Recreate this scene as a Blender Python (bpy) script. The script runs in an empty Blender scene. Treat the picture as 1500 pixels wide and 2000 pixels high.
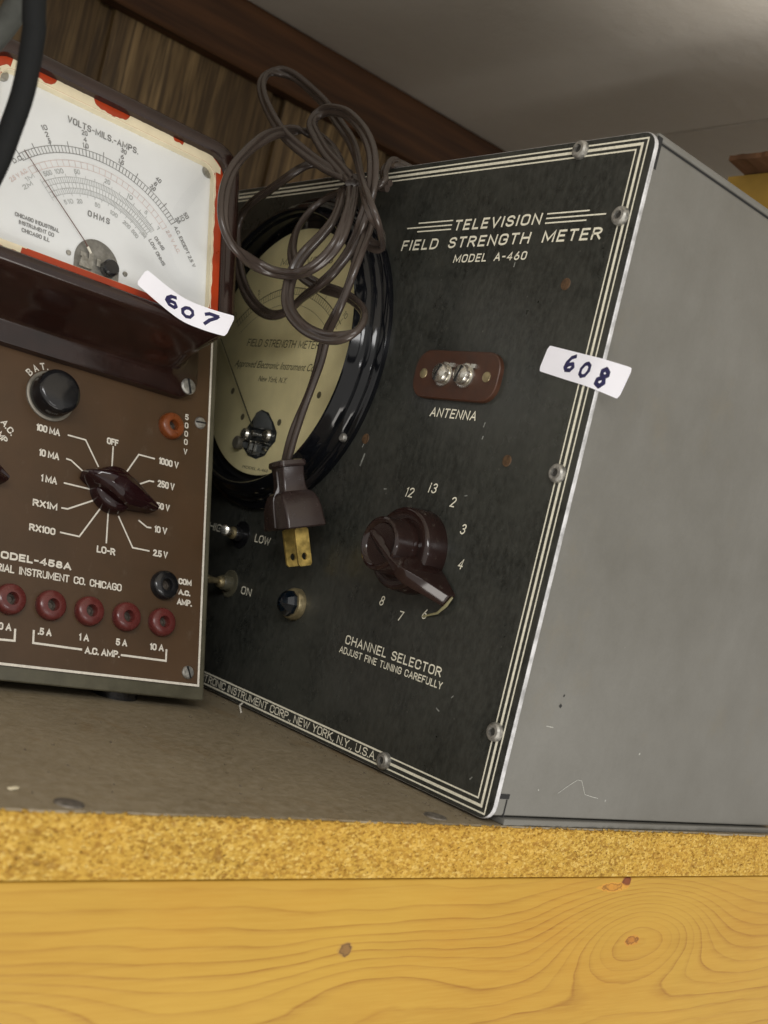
import bpy, bmesh, math, random
from mathutils import Matrix, Vector
random.seed(7)
S = bpy.context.scene
COL = S.collection
PI = math.pi

# ---------------------------------------------------------------- camera
cd = bpy.data.cameras.new('camera')
cam = bpy.data.objects.new('camera', cd); COL.objects.link(cam)
yaw, pit, rol = -0.711978, -0.021664, -0.236565
R = Matrix.Rotation(yaw, 3, 'Z') @ Matrix.Rotation(pit, 3, 'X') @ Matrix.Rotation(rol, 3, 'Y')
rt, fw, up = R.col[0], R.col[1], R.col[2]
M = Matrix((( rt[0], up[0], -fw[0], -0.30609), (rt[1], up[1], -fw[1], -0.27836), (rt[2], up[2], -fw[2], 0.087497), (0, 0, 0, 1)))
cam.matrix_world = M
cd.sensor_fit = 'VERTICAL'; cd.sensor_height = 36.0; cd.sensor_width = 27.0
cd.lens = 2280.065/2000*36.0
cd.shift_x = (750-789.853)/2000; cd.shift_y = (1125.603-1000)/2000
cd.clip_start = 0.01; cd.clip_end = 50
cd.dof.use_dof = True; cd.dof.focus_distance = 0.47; cd.dof.aperture_fstop = 16.0
S.camera = cam

# ---------------------------------------------------------------- world, lamps, exposure
w = bpy.data.worlds.new('World'); S.world = w; w.use_nodes = True
bg = w.node_tree.nodes['Background']
bg.inputs[0].default_value = (1.0, 0.96, 0.90, 1); bg.inputs[1].default_value = 0.72
def lamp(name, loc, target, sx, sy, power, color):
    ld = bpy.data.lights.new(name, 'AREA'); ld.shape = 'RECTANGLE'; ld.size = sx; ld.size_y = sy
    ld.energy = power; ld.color = color
    o = bpy.data.objects.new(name, ld); COL.objects.link(o); o.location = loc
    o.rotation_euler = (Vector(target)-Vector(loc)).to_track_quat('-Z', 'Y').to_euler()
    return o
lamp('room_lamp', (-1.05, -1.25, 0.80), (-0.05, 0.1, 0.12), 1.1, 0.30, 12, (1.0, 0.985, 0.97))
lamp('room_strip_lamp', (0.12, -2.5, 0.20), (0.0, 0.1, 0.10), 0.9, 0.05, 3.5, (1.0, 0.98, 0.97))
lamp('floor_bounce_lamp', (-0.10, -1.80, -1.60), (0.10, -0.85, 0.6), 2.2, 1.3, 48, (1.0, 0.95, 0.88))
S.view_settings.view_transform = 'Standard'; S.view_settings.look = 'None'
S.view_settings.exposure = 0.1; S.view_settings.gamma = 1.0; S.view_settings.use_curve_mapping = False
S.render.engine = 'CYCLES'
S.cycles.max_bounces = 8; S.cycles.use_denoising = True

# ---------------------------------------------------------------- materials
class NT:
    def __init__(s, name):
        s.m = bpy.data.materials.new(name); s.m.use_nodes = True
        s.t = s.m.node_tree; s.n = s.t.nodes; s.b = s.n['Principled BSDF']
        s.co = s.n.new('ShaderNodeTexCoord').outputs['Object']
    def link(s, a, b): s.t.links.new(a, b)
    def map(s, scale=(1, 1, 1), loc=(0, 0, 0), rot=(0, 0, 0), src=None):
        m = s.n.new('ShaderNodeMapping'); m.inputs['Scale'].default_value = scale
        m.inputs['Location'].default_value = loc; m.inputs['Rotation'].default_value = rot
        s.link(src or s.co, m.inputs['Vector']); return m.outputs[0]
    def noise(s, scale, detail=4, rough=0.55, vec=None, dist=0.0):
        n = s.n.new('ShaderNodeTexNoise'); n.inputs['Scale'].default_value = scale
        n.inputs['Detail'].default_value = detail; n.inputs['Roughness'].default_value = rough
        n.inputs['Distortion'].default_value = dist
        s.link(vec or s.co, n.inputs['Vector']); return n.outputs['Fac']
    def voro(s, scale, vec=None, feature='F1', out='Distance'):
        n = s.n.new('ShaderNodeTexVoronoi'); n.inputs['Scale'].default_value = scale; n.feature = feature
        s.link(vec or s.co, n.inputs['Vector']); return n.outputs[out]
    def ramp(s, f, stops, interp='LINEAR'):
        r = s.n.new('ShaderNodeValToRGB'); e = r.color_ramp.elements; r.color_ramp.interpolation = interp
        while len(e) < len(stops): e.new(0.5)
        for k, (p, c) in enumerate(stops):
            e[k].position = p; e[k].color = (c, c, c, 1) if isinstance(c, (int, float)) else (*c, 1)
        s.link(f, r.inputs[0]); return r.outputs[0]
    def mix(s, f, a, b, mode='MIX'):
        x = s.n.new('ShaderNodeMix'); x.data_type = 'RGBA'; x.blend_type = mode
        for v, k in ((f, 0), (a, 6), (b, 7)):
            if hasattr(v, 'links'): s.link(v, x.inputs[k])
            elif k == 0: x.inputs[0].default_value = v
            else: x.inputs[k].default_value = (*v, 1)
        return x.outputs[2]
    def math(s, op, a, b=0.0):
        x = s.n.new('ShaderNodeMath'); x.operation = op
        for v, k in ((a, 0), (b, 1)):
            if hasattr(v, 'links'): s.link(v, x.inputs[k])
            else: x.inputs[k].default_value = v
        return x.outputs[0]
    def set(s, key, v):
        if hasattr(v, 'links'): s.link(v, s.b.inputs[key])
        else: s.b.inputs[key].default_value = (*v, 1) if isinstance(v, tuple) else v
    def bump(s, h, strength=0.3, dist=0.001):
        b = s.n.new('ShaderNodeBump'); b.inputs['Strength'].default_value = strength; b.inputs['Distance'].default_value = dist
        s.link(h, b.inputs['Height']); s.link(b.outputs[0], s.b.inputs['Normal'])

def simple(name, col, rough=0.5, metal=0.0, var=0.15, scale=60, coat=0.0, spec=0.5, rvar=0.1, bump=0.0):
    t = NT(name); f = t.noise(scale, 5, 0.6)
    lo = tuple(c*(1-var) for c in col); hi = tuple(min(1, c*(1+var)) for c in col)
    t.set('Base Color', t.ramp(f, [(0.3, lo), (0.7, hi)]))
    t.set('Roughness', t.ramp(f, [(0.3, max(0, rough-rvar)), (0.7, min(1, rough+rvar))]))
    t.set('Metallic', metal); t.set('Coat Weight', coat); t.set('Specular IOR Level', spec)
    if bump: t.bump(t.noise(scale*12, 3), bump, 0.0005)
    return t.m

def mat_panel():
    t = NT('black_crackle_panel')
    v = t.map((1, 1, 0.55))
    a = t.noise(420, 4, 0.7, v); b = t.noise(28, 5, 0.65, t.map((1, 1, 0.75), (3, 1, 2)))
    c = t.mix(t.ramp(a, [(0.35, 0), (0.75, 1)]), (0.016, 0.017, 0.0145), (0.047, 0.049, 0.043))
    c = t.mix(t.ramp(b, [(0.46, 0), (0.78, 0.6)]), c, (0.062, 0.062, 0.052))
    c = t.mix(t.ramp(t.noise(13, 4, 0.6, t.map((1, 1, 0.7), (8, 0, 5))), [(0.48, 0), (0.72, 0.55)]), c, (0.066, 0.068, 0.058))  # broad pale smears put into the colour for dust and hazy sheen
    sp = t.voro(95, t.map((1, 1, 1), (1, 2, 3)))
    c = t.mix(t.ramp(sp, [(0.0, 0.5), (0.045, 0.0)]), c, (0.16, 0.16, 0.14))
    t.set('Base Color', c)
    t.set('Roughness', t.ramp(b, [(0.35, 0.22), (0.7, 0.42)])); t.set('Specular IOR Level', 0.4)
    t.bump(a, 0.12, 0.0003)
    return t.m

def mat_greycase():
    t = NT('grey_enamel_case')
    a = t.noise(9, 6, 0.68); b = t.noise(900, 2, 0.5); s = t.voro(48, t.map((1, 1, 1), (2, 5, 1)))
    c = t.ramp(a, [(0.3, (0.100, 0.096, 0.083)), (0.7, (0.148, 0.145, 0.131))])
    c = t.mix(t.ramp(t.noise(30, 6, 0.7), [(0.56, 0), (0.76, 0.45)]), c, (0.135, 0.118, 0.084))
    c = t.mix(t.ramp(t.noise(1.0, 4, 0.7, t.map((38, 38, 9), (0, 0, 4))), [(0.52, 0), (0.78, 0.14)]), c, (0.185, 0.184, 0.172))
    c = t.mix(t.ramp(t.noise(130, 5, 0.75, t.map((1, 1, 1), (7, 0, 0))), [(0.63, 0), (0.74, 0.4)]), c, (0.10, 0.092, 0.075))
    c = t.mix(t.ramp(s, [(0.0, 0.7), (0.028, 0.0)]), c, (0.42, 0.42, 0.40))
    c = t.mix(t.ramp(t.noise(700, 2), [(0.3, 0.06), (0.7, 0.0)]), c, (0.05, 0.05, 0.05))
    t.set('Base Color', c); t.set('Roughness', t.ramp(a, [(0.3, 0.50), (0.7, 0.60)])); t.set('Specular IOR Level', 0.35)
    t.bump(b, 0.12, 0.0003)
    return t.m

def mat_pine():
    t = NT('varnished_pine')
    sx = t.n.new('ShaderNodeSeparateXYZ'); t.link(t.co, sx.inputs[0]); X, Z = sx.outputs[0], t.math('SUBTRACT', sx.outputs[2], 0.019)
    wob = t.noise(1.0, 1, 0.4, t.map((5.5, 1, 22)))
    fine = t.noise(1.0, 2, 0.5, t.map((45, 1, 160)))
    F = t.math('ADD', t.math('MULTIPLY', Z, 1.0), t.math('MULTIPLY', wob, 0.013))
    F = t.math('ADD', F, t.math('MULTIPLY', fine, 0.0016))
    F = t.math('ADD', F, t.math('MULTIPLY', t.noise(1.0, 2, 0.5, t.map((17, 1, 34), (3, 0, 1))), 0.0065))
    def bumpk(xk, zk, rx, rz, amp):
        dx = t.math('DIVIDE', t.math('SUBTRACT', X, xk), rx); dz = t.math('DIVIDE', t.math('SUBTRACT', Z, zk), rz)
        d = t.math('ADD', t.math('MULTIPLY', dx, dx), t.math('MULTIPLY', dz, dz))
        return t.math('MULTIPLY', t.math('POWER', 2.718, t.math('MULTIPLY', d, -1.0)), amp)
    for k in ((0.106, -0.0440, 0.046, 0.0200, -0.052), (-0.035, -0.0540, 0.05, 0.0120, -0.013), (-0.050, -0.0430, 0.012, 0.004, -0.0022), (0.088, -0.0195, 0.010, 0.004, 0.004), (-0.185, -0.0560, 0.045, 0.0100, -0.022)):
        F = t.math('ADD', F, bumpk(*k))
    ph = t.math('FRACT', t.math('MULTIPLY', F, 185.0))
    line = t.ramp(ph, [(0.0, 0.0), (0.60, 0.05), (0.84, 0.5), (0.91, 1.0), (0.95, 0.5), (1.0, 0.0)])
    base = t.ramp(t.noise(1.0, 4, 0.6, t.map((7, 1, 45))), [(0.3, (0.335, 0.188, 0.021)), (0.7, (0.405, 0.242, 0.032))])
    base = t.mix(t.ramp(t.noise(1.0, 3, 0.6, t.map((12, 1, 14), (5, 0, 0))), [(0.45, 0), (0.75, 0.4)]), base, (0.40, 0.185, 0.018))
    stren = t.ramp(t.noise(1.0, 2, 0.5, t.map((14, 1, 40), (2, 0, 7))), [(0.3, 0.5), (0.65, 1.0)])
    wn = t.n.new('ShaderNodeTexWhiteNoise'); wn.noise_dimensions = '1D'; t.link(t.math('FLOOR', t.math('MULTIPLY', F, 185.0)), wn.inputs['W'])
    stren = t.math('MULTIPLY', stren, t.ramp(wn.outputs[0], [(0.0, 0.28), (0.6, 0.75), (1.0, 1.0)]))
    c = t.mix(t.math('MULTIPLY', line, stren), base, (0.200, 0.074, 0.006))
    c = t.mix(t.ramp(t.noise(1.0, 3, 0.7, t.map((40, 1, 900))), [(0.38, 0), (0.72, 0.42)]), c, (0.45, 0.28, 0.045))
    def knot(xk, zk, rx, rz, col, c):
        dx = t.math('DIVIDE', t.math('SUBTRACT', X, xk), rx); dz = t.math('DIVIDE', t.math('SUBTRACT', Z, zk), rz)
        d = t.math('ADD', t.math('MULTIPLY', dx, dx), t.math('MULTIPLY', dz, dz))
        d = t.math('ADD', d, t.math('MULTIPLY', t.math('SUBTRACT', t.noise(260, 4, 0.65), 0.5), 2.0))
        c = t.mix(t.ramp(d, [(0.4, 1.0), (1.3, 0.0)]), c, tuple(min(1, q*1.7) for q in col))
        return t.mix(t.ramp(d, [(0.05, 0.35), (0.28, 0.5), (0.42, 1.0), (0.62, 0.0)]), c, tuple(q*0.6 for q in col))
    c = knot(0.1010, -0.0465, 0.0052, 0.0026, (0.27, 0.11, 0.014), c)
    c = knot(-0.0527, -0.0432, 0.0036, 0.0026, (0.15, 0.080, 0.024), c)
    c = knot(0.0875, -0.0212, 0.0034, 0.0024, (0.13, 0.035, 0.008), c)
    c = knot(0.080, -0.0235, 0.010, 0.0020, (0.33, 0.15, 0.018), c)
    t.set('Base Color', c); t.set('Roughness', 0.5); t.set('Specular IOR Level', 0.3); t.set('Coat Weight', 0.04); t.set('Coat Roughness', 0.25)
    t.bump(line, 0.06, 0.0006)
    return t.m

def mat_particle():
    t = NT('raw_particle_board')
    v = t.map((1, 1, 1.5)); d = t.noise(230, 3, 0.6, v, 0.5)
    cell = t.voro(820, v, 'F1', 'Color'); dist = t.voro(820, v)
    sep = t.n.new('ShaderNodeSeparateColor'); t.link(cell, sep.inputs[0])
    c = t.ramp(sep.outputs[0], [(0.0, (0.2322, 0.1247, 0.0176)), (0.2, (0.344, 0.2021, 0.032)), (0.65, (0.43, 0.2709, 0.048)), (0.93, (0.4988, 0.3354, 0.084)), (1.0, (0.52, 0.37, 0.11))])
    c = t.mix(t.ramp(d, [(0.33, 0.7), (0.45, 0.0)]), c, (0.20, 0.095, 0.014))
    c = t.mix(t.ramp(t.noise(900, 2, 0.6, v), [(0.31, 0.95), (0.39, 0.0)]), c, (0.055, 0.028, 0.008))
    c = t.mix(t.ramp(t.noise(22, 3), [(0.35, 0.25), (0.65, 0.0)]), c, (0.52, 0.27, 0.035))
    t.set('Base Color', c); t.set('Roughness', 0.85); t.set('Specular IOR Level', 0.2)
    t.bump(t.math('ADD', t.math('MULTIPLY', sep.outputs[1], 0.5), d), 0.9, 0.0012)
    return t.m

def mat_shelftop():
    t = NT('dusty_shelf_laminate')
    a = t.noise(14, 6, 0.65); b = t.noise(260, 4, 0.65); g = t.noise(40, 5, 0.7, t.map((1, 0.45, 1)))
    c = t.ramp(a, [(0.28, (0.165, 0.130, 0.077)), (0.72, (0.245, 0.198, 0.124))])
    c = t.mix(t.ramp(b, [(0.4, 0.0), (0.75, 0.35)]), c, (0.36, 0.31, 0.235))
    c = t.mix(t.ramp(g, [(0.58, 0.0), (0.74, 0.55)]), c, (0.16, 0.095, 0.030))
    c = t.mix(t.ramp(t.voro(110, t.map((1, 1, 1), (4, 3, 0))), [(0.0, 0.8), (0.05, 0.0)]), c, (0.36, 0.33, 0.27))
    c = t.mix(t.ramp(t.noise(90, 4, 0.7, t.map((1, 1, 1), (9, 2, 0))), [(0.66, 0.0), (0.74, 0.6)]), c, (0.09, 0.065, 0.035))
    t.set('Base Color', c); t.set('Roughness', t.ramp(b, [(0.3, 0.45), (0.7, 0.7)])); t.bump(b, 0.25, 0.0005)
    return t.m

def mat_wall():
    t = NT('dark_wood_panelling')
    g = t.noise(1.0, 5, 0.6, t.map((130, 10, 7))); f = t.noise(1.0, 3, 0.6, t.map((420, 10, 20)))
    l = t.noise(1.0, 2, 0.5, t.map((16, 1, 2.2)))
    c = t.ramp(g, [(0.30, (0.078, 0.045, 0.018)), (0.5, (0.190, 0.122, 0.051)), (0.70, (0.35, 0.235, 0.105))])
    c = t.mix(t.ramp(f, [(0.45, 0), (0.60, 0.75)]), c, (0.040, 0.023, 0.010))
    c = t.mix(t.ramp(l, [(0.35, 0.5), (0.6, 0.0)]), c, (0.06, 0.036, 0.016))
    t.set('Base Color', c); t.set('Roughness', 0.5); t.bump(f, 0.15, 0.0006)
    return t.m

def mat_moulding():
    t = NT('stained_moulding')
    g = t.noise(1.0, 4, 0.6, t.map((9, 160, 160)))
    t.set('Base Color', t.ramp(g, [(0.3, (0.036, 0.015, 0.005)), (0.7, (0.098, 0.040, 0.013))]))
    t.set('Roughness', 0.62); t.set('Specular IOR Level', 0.25); return t.m

def mat_ceiling():
    t = NT('ceiling_board')
    a = t.noise(70, 5, 0.65); b = t.noise(5, 3, 0.5)
    c = t.ramp(b, [(0.3, (0.68, 0.64, 0.57)), (0.7, (0.76, 0.72, 0.65))])
    c = t.mix(t.ramp(a, [(0.4, 0), (0.8, 0.25)]), c, (0.62, 0.57, 0.49))
    t.set('Base Color', c); t.set('Roughness', 0.9); t.bump(a, 0.35, 0.002); return t.m

def mat_brownpanel():
    t = NT('brown_lacquer_panel')
    a = t.noise(26, 5, 0.6); b = t.noise(150, 4, 0.7, t.map((1, 1, 0.5)))
    c = t.ramp(a, [(0.3, (0.060, 0.033, 0.014)), (0.7, (0.086, 0.046, 0.020))])
    c = t.mix(t.ramp(b, [(0.62, 0), (0.8, 0.35)]), c, (0.17, 0.13, 0.09))
    t.set('Base Color', c); t.set('Roughness', t.ramp(b, [(0.3, 0.36), (0.7, 0.5)])); return t.m

def mat_bakelite(name, lo, hi, rough=0.18, dust=0.10):
    t = NT(name); a = t.noise(70, 5, 0.65); b = t.noise(380, 4, 0.7)
    c = t.ramp(a, [(0.3, lo), (0.7, hi)])
    c = t.mix(t.ramp(b, [(0.62, 0), (0.82, dust)]), c, (0.13, 0.10, 0.085))
    t.set('Base Color', c); t.set('Roughness', t.ramp(b, [(0.35, rough), (0.75, rough+dust*1.2)])); t.set('Specular IOR Level', 0.55)
    return t.m

def mat_glass():
    t = NT('clear_cover'); n = t.n
    n.remove(t.b); out = n['Material Output']
    tr = n.new('ShaderNodeBsdfTransparent'); tr.inputs[0].default_value = (0.96, 0.965, 0.96, 1)
    gl = n.new('ShaderNodeBsdfGlossy'); gl.inputs['Roughness'].default_value = 0.06
    lw = n.new('ShaderNodeLayerWeight'); lw.inputs[0].default_value = 0.5
    fr = n.new('ShaderNodeMath'); fr.operation = 'MULTIPLY_ADD'; t.link(t.math('POWER', lw.outputs['Facing'], 3.0), fr.inputs[0]); fr.inputs[1].default_value = 0.30; fr.inputs[2].default_value = 0.035
    mx = n.new('ShaderNodeMixShader'); t.link(fr.outputs[0], mx.inputs[0]); t.link(tr.outputs[0], mx.inputs[1]); t.link(gl.outputs[0], mx.inputs[2])
    t.link(mx.outputs[0], out.inputs[0]); return t.m

def mat_worn_edge():
    t = NT('bare_aluminium_edge'); a = t.noise(120, 5, 0.7)
    t.set('Base Color', t.ramp(a, [(0.35, (0.26, 0.26, 0.26)), (0.6, (0.56, 0.56, 0.57))])); t.set('Metallic', 0.25); t.set('Roughness', 0.5)
    t.bump(a, 0.25, 0.0004); return t.m

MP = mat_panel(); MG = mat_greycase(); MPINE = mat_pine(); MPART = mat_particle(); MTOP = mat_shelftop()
MWALL = mat_wall(); MMOULD = mat_moulding(); MCEIL = mat_ceiling(); MBROWN = mat_brownpanel(); MGLASS = mat_glass(); MEDGE = mat_worn_edge()
MBAK = mat_bakelite('brown_bakelite', (0.014, 0.0060, 0.0045), (0.027, 0.0115, 0.0085), 0.11, 0.12)
MKNOB = mat_bakelite('maroon_bakelite_knob', (0.016, 0.0045, 0.0055), (0.021, 0.0065, 0.0070), 0.09, 0.02)
MCHKNOB = mat_bakelite('channel_knob_bakelite', (0.014, 0.0065, 0.0055), (0.019, 0.009, 0.0075), 0.10, 0.03)
MBLK = mat_bakelite('black_bakelite', (0.006, 0.006, 0.007), (0.012, 0.012, 0.013), 0.12)
MBEZ = simple('gloss_black_bezel', (0.005, 0.0055, 0.007), 0.10, var=0.2, scale=90, rvar=0.03, spec=0.4)
MCREAMINK = simple('cream_ink', (0.78, 0.75, 0.61), 0.6, var=0.14, scale=700)
MWHITEINK = simple('white_ink', (0.74, 0.70, 0.61), 0.55, var=0.14, scale=700)
MORANGE = simple('orange_paint', (0.38, 0.038, 0.005), 0.35, var=0.18, scale=90)
MCREAM = simple('cream_paint', (0.74, 0.66, 0.47), 0.4, var=0.08, scale=120)
MDIAL = simple('white_dial_card', (0.79, 0.81, 0.83), 0.5, var=0.03, scale=40)
MBUFF = simple('buff_dial_card', (0.84, 0.745, 0.42), 0.55, var=0.10, scale=45)
MINK = simple('faded_black_ink', (0.22, 0.22, 0.22), 0.7, var=0.35, scale=500)
MINKL = simple('pale_grey_ink', (0.46, 0.475, 0.475), 0.7, var=0.25, scale=500)
MREDINK = simple('faded_red_ink', (0.66, 0.55, 0.53), 0.7, var=0.2, scale=500)
MBUFFINK = simple('dial_black_ink', (0.045, 0.040, 0.022), 0.7, var=0.3, scale=500)
MNEEDLE = simple('needle_paint', (0.10, 0.035, 0.025), 0.5)
MSTEEL = simple('dull_screw_steel', (0.36, 0.35, 0.32), 0.45, 0.75, var=0.4, scale=450, rvar=0.15)
MNICKEL = simple('worn_nickel', (0.62, 0.60, 0.54), 0.25, 0.95, var=0.2, scale=300)
MBLADE = simple('yellow_brass', (0.50, 0.36, 0.10), 0.4, 0.6, var=0.4, scale=260, rvar=0.14)
MBRASS = simple('tarnished_brass', (0.36, 0.30, 0.17), 0.36, 0.75, var=0.35, scale=260, rvar=0.14)
MDARK = simple('dark_void', (0.006, 0.006, 0.006), 0.8)
MMOVE = simple('dusty_meter_movement', (0.22, 0.215, 0.20), 0.35, 0.55, var=0.5, scale=220)
MRED = simple('red_jack_plastic', (0.115, 0.024, 0.021), 0.24, var=0.12, scale=260, rvar=0.12)
MORJ = simple('orange_jack_plastic', (0.19, 0.050, 0.013), 0.3, var=0.2, scale=260)
MSTICK = simple('white_sticker_paper', (0.90, 0.90, 0.97), 0.6, var=0.02, scale=60)
MPEN = simple('blue_black_marker', (0.020, 0.018, 0.075), 0.5, var=0.4, scale=700)
MOLIVE = simple('olive_grey_case_paint', (0.095, 0.088, 0.058), 0.45, var=0.2, scale=110)
MCORD = simple('brown_rubber_cord', (0.048, 0.036, 0.030), 0.22, var=0.06, scale=90, rvar=0.04, spec=0.5)
MPLUG = mat_bakelite('brown_vinyl_plug', (0.022, 0.0135, 0.012), (0.032, 0.0205, 0.0185), 0.22, 0.06)
MTERM = simple('brown_terminal_board', (0.052, 0.020, 0.010), 0.4, var=0.25, scale=160)
MRUST = simple('rusty_plug', (0.085, 0.046, 0.020), 0.7, 0.1, var=0.5, scale=500)
MJEWEL = simple('dark_faceted_jewel', (0.003, 0.006, 0.010), 0.06, var=0.1, spec=0.8, rvar=0.02)
MCABLE = simple('black_rubber_cable', (0.006, 0.0066, 0.0068), 0.75, var=0.2, scale=500, bump=0.3, spec=0.18)
MGCABLE = simple('grey_rubber_cable', (0.052, 0.054, 0.048), 0.75, var=0.2, scale=300, spec=0.2)
MCARD = simple('yellow_cardboard', (0.50, 0.31, 0.06), 0.75, var=0.12, scale=60)
MCARDIN = simple('brown_cardboard_inside', (0.13, 0.062, 0.028), 0.85, var=0.2, scale=90)
MSTRAW = simple('straw_plastic_sliver', (0.24, 0.22, 0.12), 0.3)

# ---------------------------------------------------------------- mesh helpers
def tag(o, label=None, cat=None, group=None, kind=None):
    for k, v in (('label', label), ('category', cat), ('group', group), ('kind', kind)):
        if v: o[k] = v
    return o

class MB:
    """collects geometry in device coordinates: x right, n out of the panel, z up"""
    def __init__(s, T=None): s.v = []; s.f = []; s.T = T
    def p(s, x, n, z):
        q = Vector((x, -n, z)); s.v.append(s.T @ q if s.T else q); return len(s.v)-1
    def loop(s, pts): return [s.p(*q) for q in pts]
    def bridge(s, a, b):
        n = len(a)
        for i in range(n): s.f.append((a[i], a[(i+1) % n], b[(i+1) % n], b[i]))
    def loft(s, loops, cap0=False, cap1=False):
        L = [s.loop(l) for l in loops]
        for a, b in zip(L, L[1:]): s.bridge(a, b)
        if cap0: s.f.append(tuple(reversed(L[0])))
        if cap1: s.f.append(tuple(L[-1]))
        return s
    def poly(s, pts): s.f.append(tuple(s.loop(pts)))
    def lathe(s, prof, cx, cz, seg=48, cap1=True, cap0=False):
        return s.loft([[(cx+r*math.cos(2*PI*i/seg), n, cz+r*math.sin(2*PI*i/seg)) for i in range(seg)] for r, n in prof], cap0, cap1)
    def box(s, x0, x1, n0, n1, z0, z1):
        return s.loft([[(x0, n, z0), (x1, n, z0), (x1, n, z1), (x0, n, z1)] for n in (n0, n1)], True, True)
    def tube(s, path, r, seg=12):
        P = [Vector(q) for q in path]; prev = None; loops = []
        for i, q in enumerate(P):
            t = (P[min(i+1, len(P)-1)]-P[max(i-1, 0)]).normalized()
            a = prev if prev else (Vector((0, 0, 1)) if abs(t.z) < 0.9 else Vector((1, 0, 0)))
            a = (a-t*a.dot(t)).normalized(); prev = a; b = t.cross(a)
            rr = r[i] if isinstance(r, (list, tuple)) else r
            loops.append([tuple(q+a*rr*math.cos(2*PI*k/seg)+b*rr*math.sin(2*PI*k/seg)) for k in range(seg)])
        return s.loft(loops, True, True)
    def stroke(s, pts, w, n, closed=False):
        """flat mitred ribbon"""
        P = [Vector((x, z)) for x, z in pts]
        Q = [P[0]]
        for q in P[1:]:
            if (q-Q[-1]).length > 1e-7: Q.append(q)
        P = Q
        if closed and (P[0]-P[-1]).length < 1e-7: P = P[:-1]
        m = len(P)
        if m < 2: return
        L = []
        for i in range(m):
            a = P[i-1] if (i or closed) else None; b = P[(i+1) % m] if (i < m-1 or closed) else None
            d0 = (P[i]-a).normalized() if a is not None else None; d1 = (b-P[i]).normalized() if b is not None else None
            if d0 is None: d0 = d1
            if d1 is None: d1 = d0
            n0 = Vector((-d0.y, d0.x)); n1 = Vector((-d1.y, d1.x)); mm = n0+n1
            mm = mm.normalized() if mm.length > 0.2 else n1
            k = min(1.8, 1/max(0.45, mm.dot(n1)))
            e = Vector((0, 0))
            if not closed and i == 0: e = -d1*w*0.42
            if not closed and i == m-1: e = d0*w*0.42
            L.append((s.p(P[i].x+e.x+mm.x*w/2*k, n, P[i].y+e.y+mm.y*w/2*k), s.p(P[i].x+e.x-mm.x*w/2*k, n, P[i].y+e.y-mm.y*w/2*k)))
        R = range(m) if closed else range(m-1)
        for i in R:
            a, b = L[i], L[(i+1) % m]; s.f.append((a[1], b[1], b[0], a[0]))
    def build(s, name, mat, parent=None, smooth=True, ang=32, bevel=0):
        me = bpy.data.meshes.new(name); me.from_pydata([tuple(q) for q in s.v], [], s.f)
        bm = bmesh.new(); bm.from_mesh(me)
        if bevel:
            bmesh.ops.remove_doubles(bm, verts=bm.verts, dist=1e-6)
            es = [e for e in bm.edges if len(e.link_faces) == 2 and e.calc_face_angle(0) > 0.6]
            bmesh.ops.bevel(bm, geom=es, offset=bevel, segments=3, profile=0.5, affect='EDGES', clamp_overlap=True)
        bmesh.ops.recalc_face_normals(bm, faces=bm.faces)
        bm.to_mesh(me); bm.free()
        me.materials.append(mat)
        if smooth:
            me.polygons.foreach_set('use_smooth', [True]*len(me.polygons)); me.set_sharp_from_angle(angle=math.radians(ang))
        o = bpy.data.objects.new(name, me); COL.objects.link(o)
        if parent: o.parent = parent
        return o

def empty(name, loc=(0, 0, 0), rz=0.0):
    o = bpy.data.objects.new(name, None); COL.objects.link(o); o.location = loc; o.rotation_euler = (0, 0, rz); o.empty_display_size = 0.02
    return o

def rrect(x0, x1, z0, z1, r, n, k=6):
    out = []
    for cx, cz, a0 in ((x1-r, z0+r, -90), (x1-r, z1-r, 0), (x0+r, z1-r, 90), (x0+r, z0+r, 180)):
        for i in range(k+1):
            a = math.radians(a0+90*i/k); out.append((cx+r*math.cos(a), n, cz+r*math.sin(a)))
    return out

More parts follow.
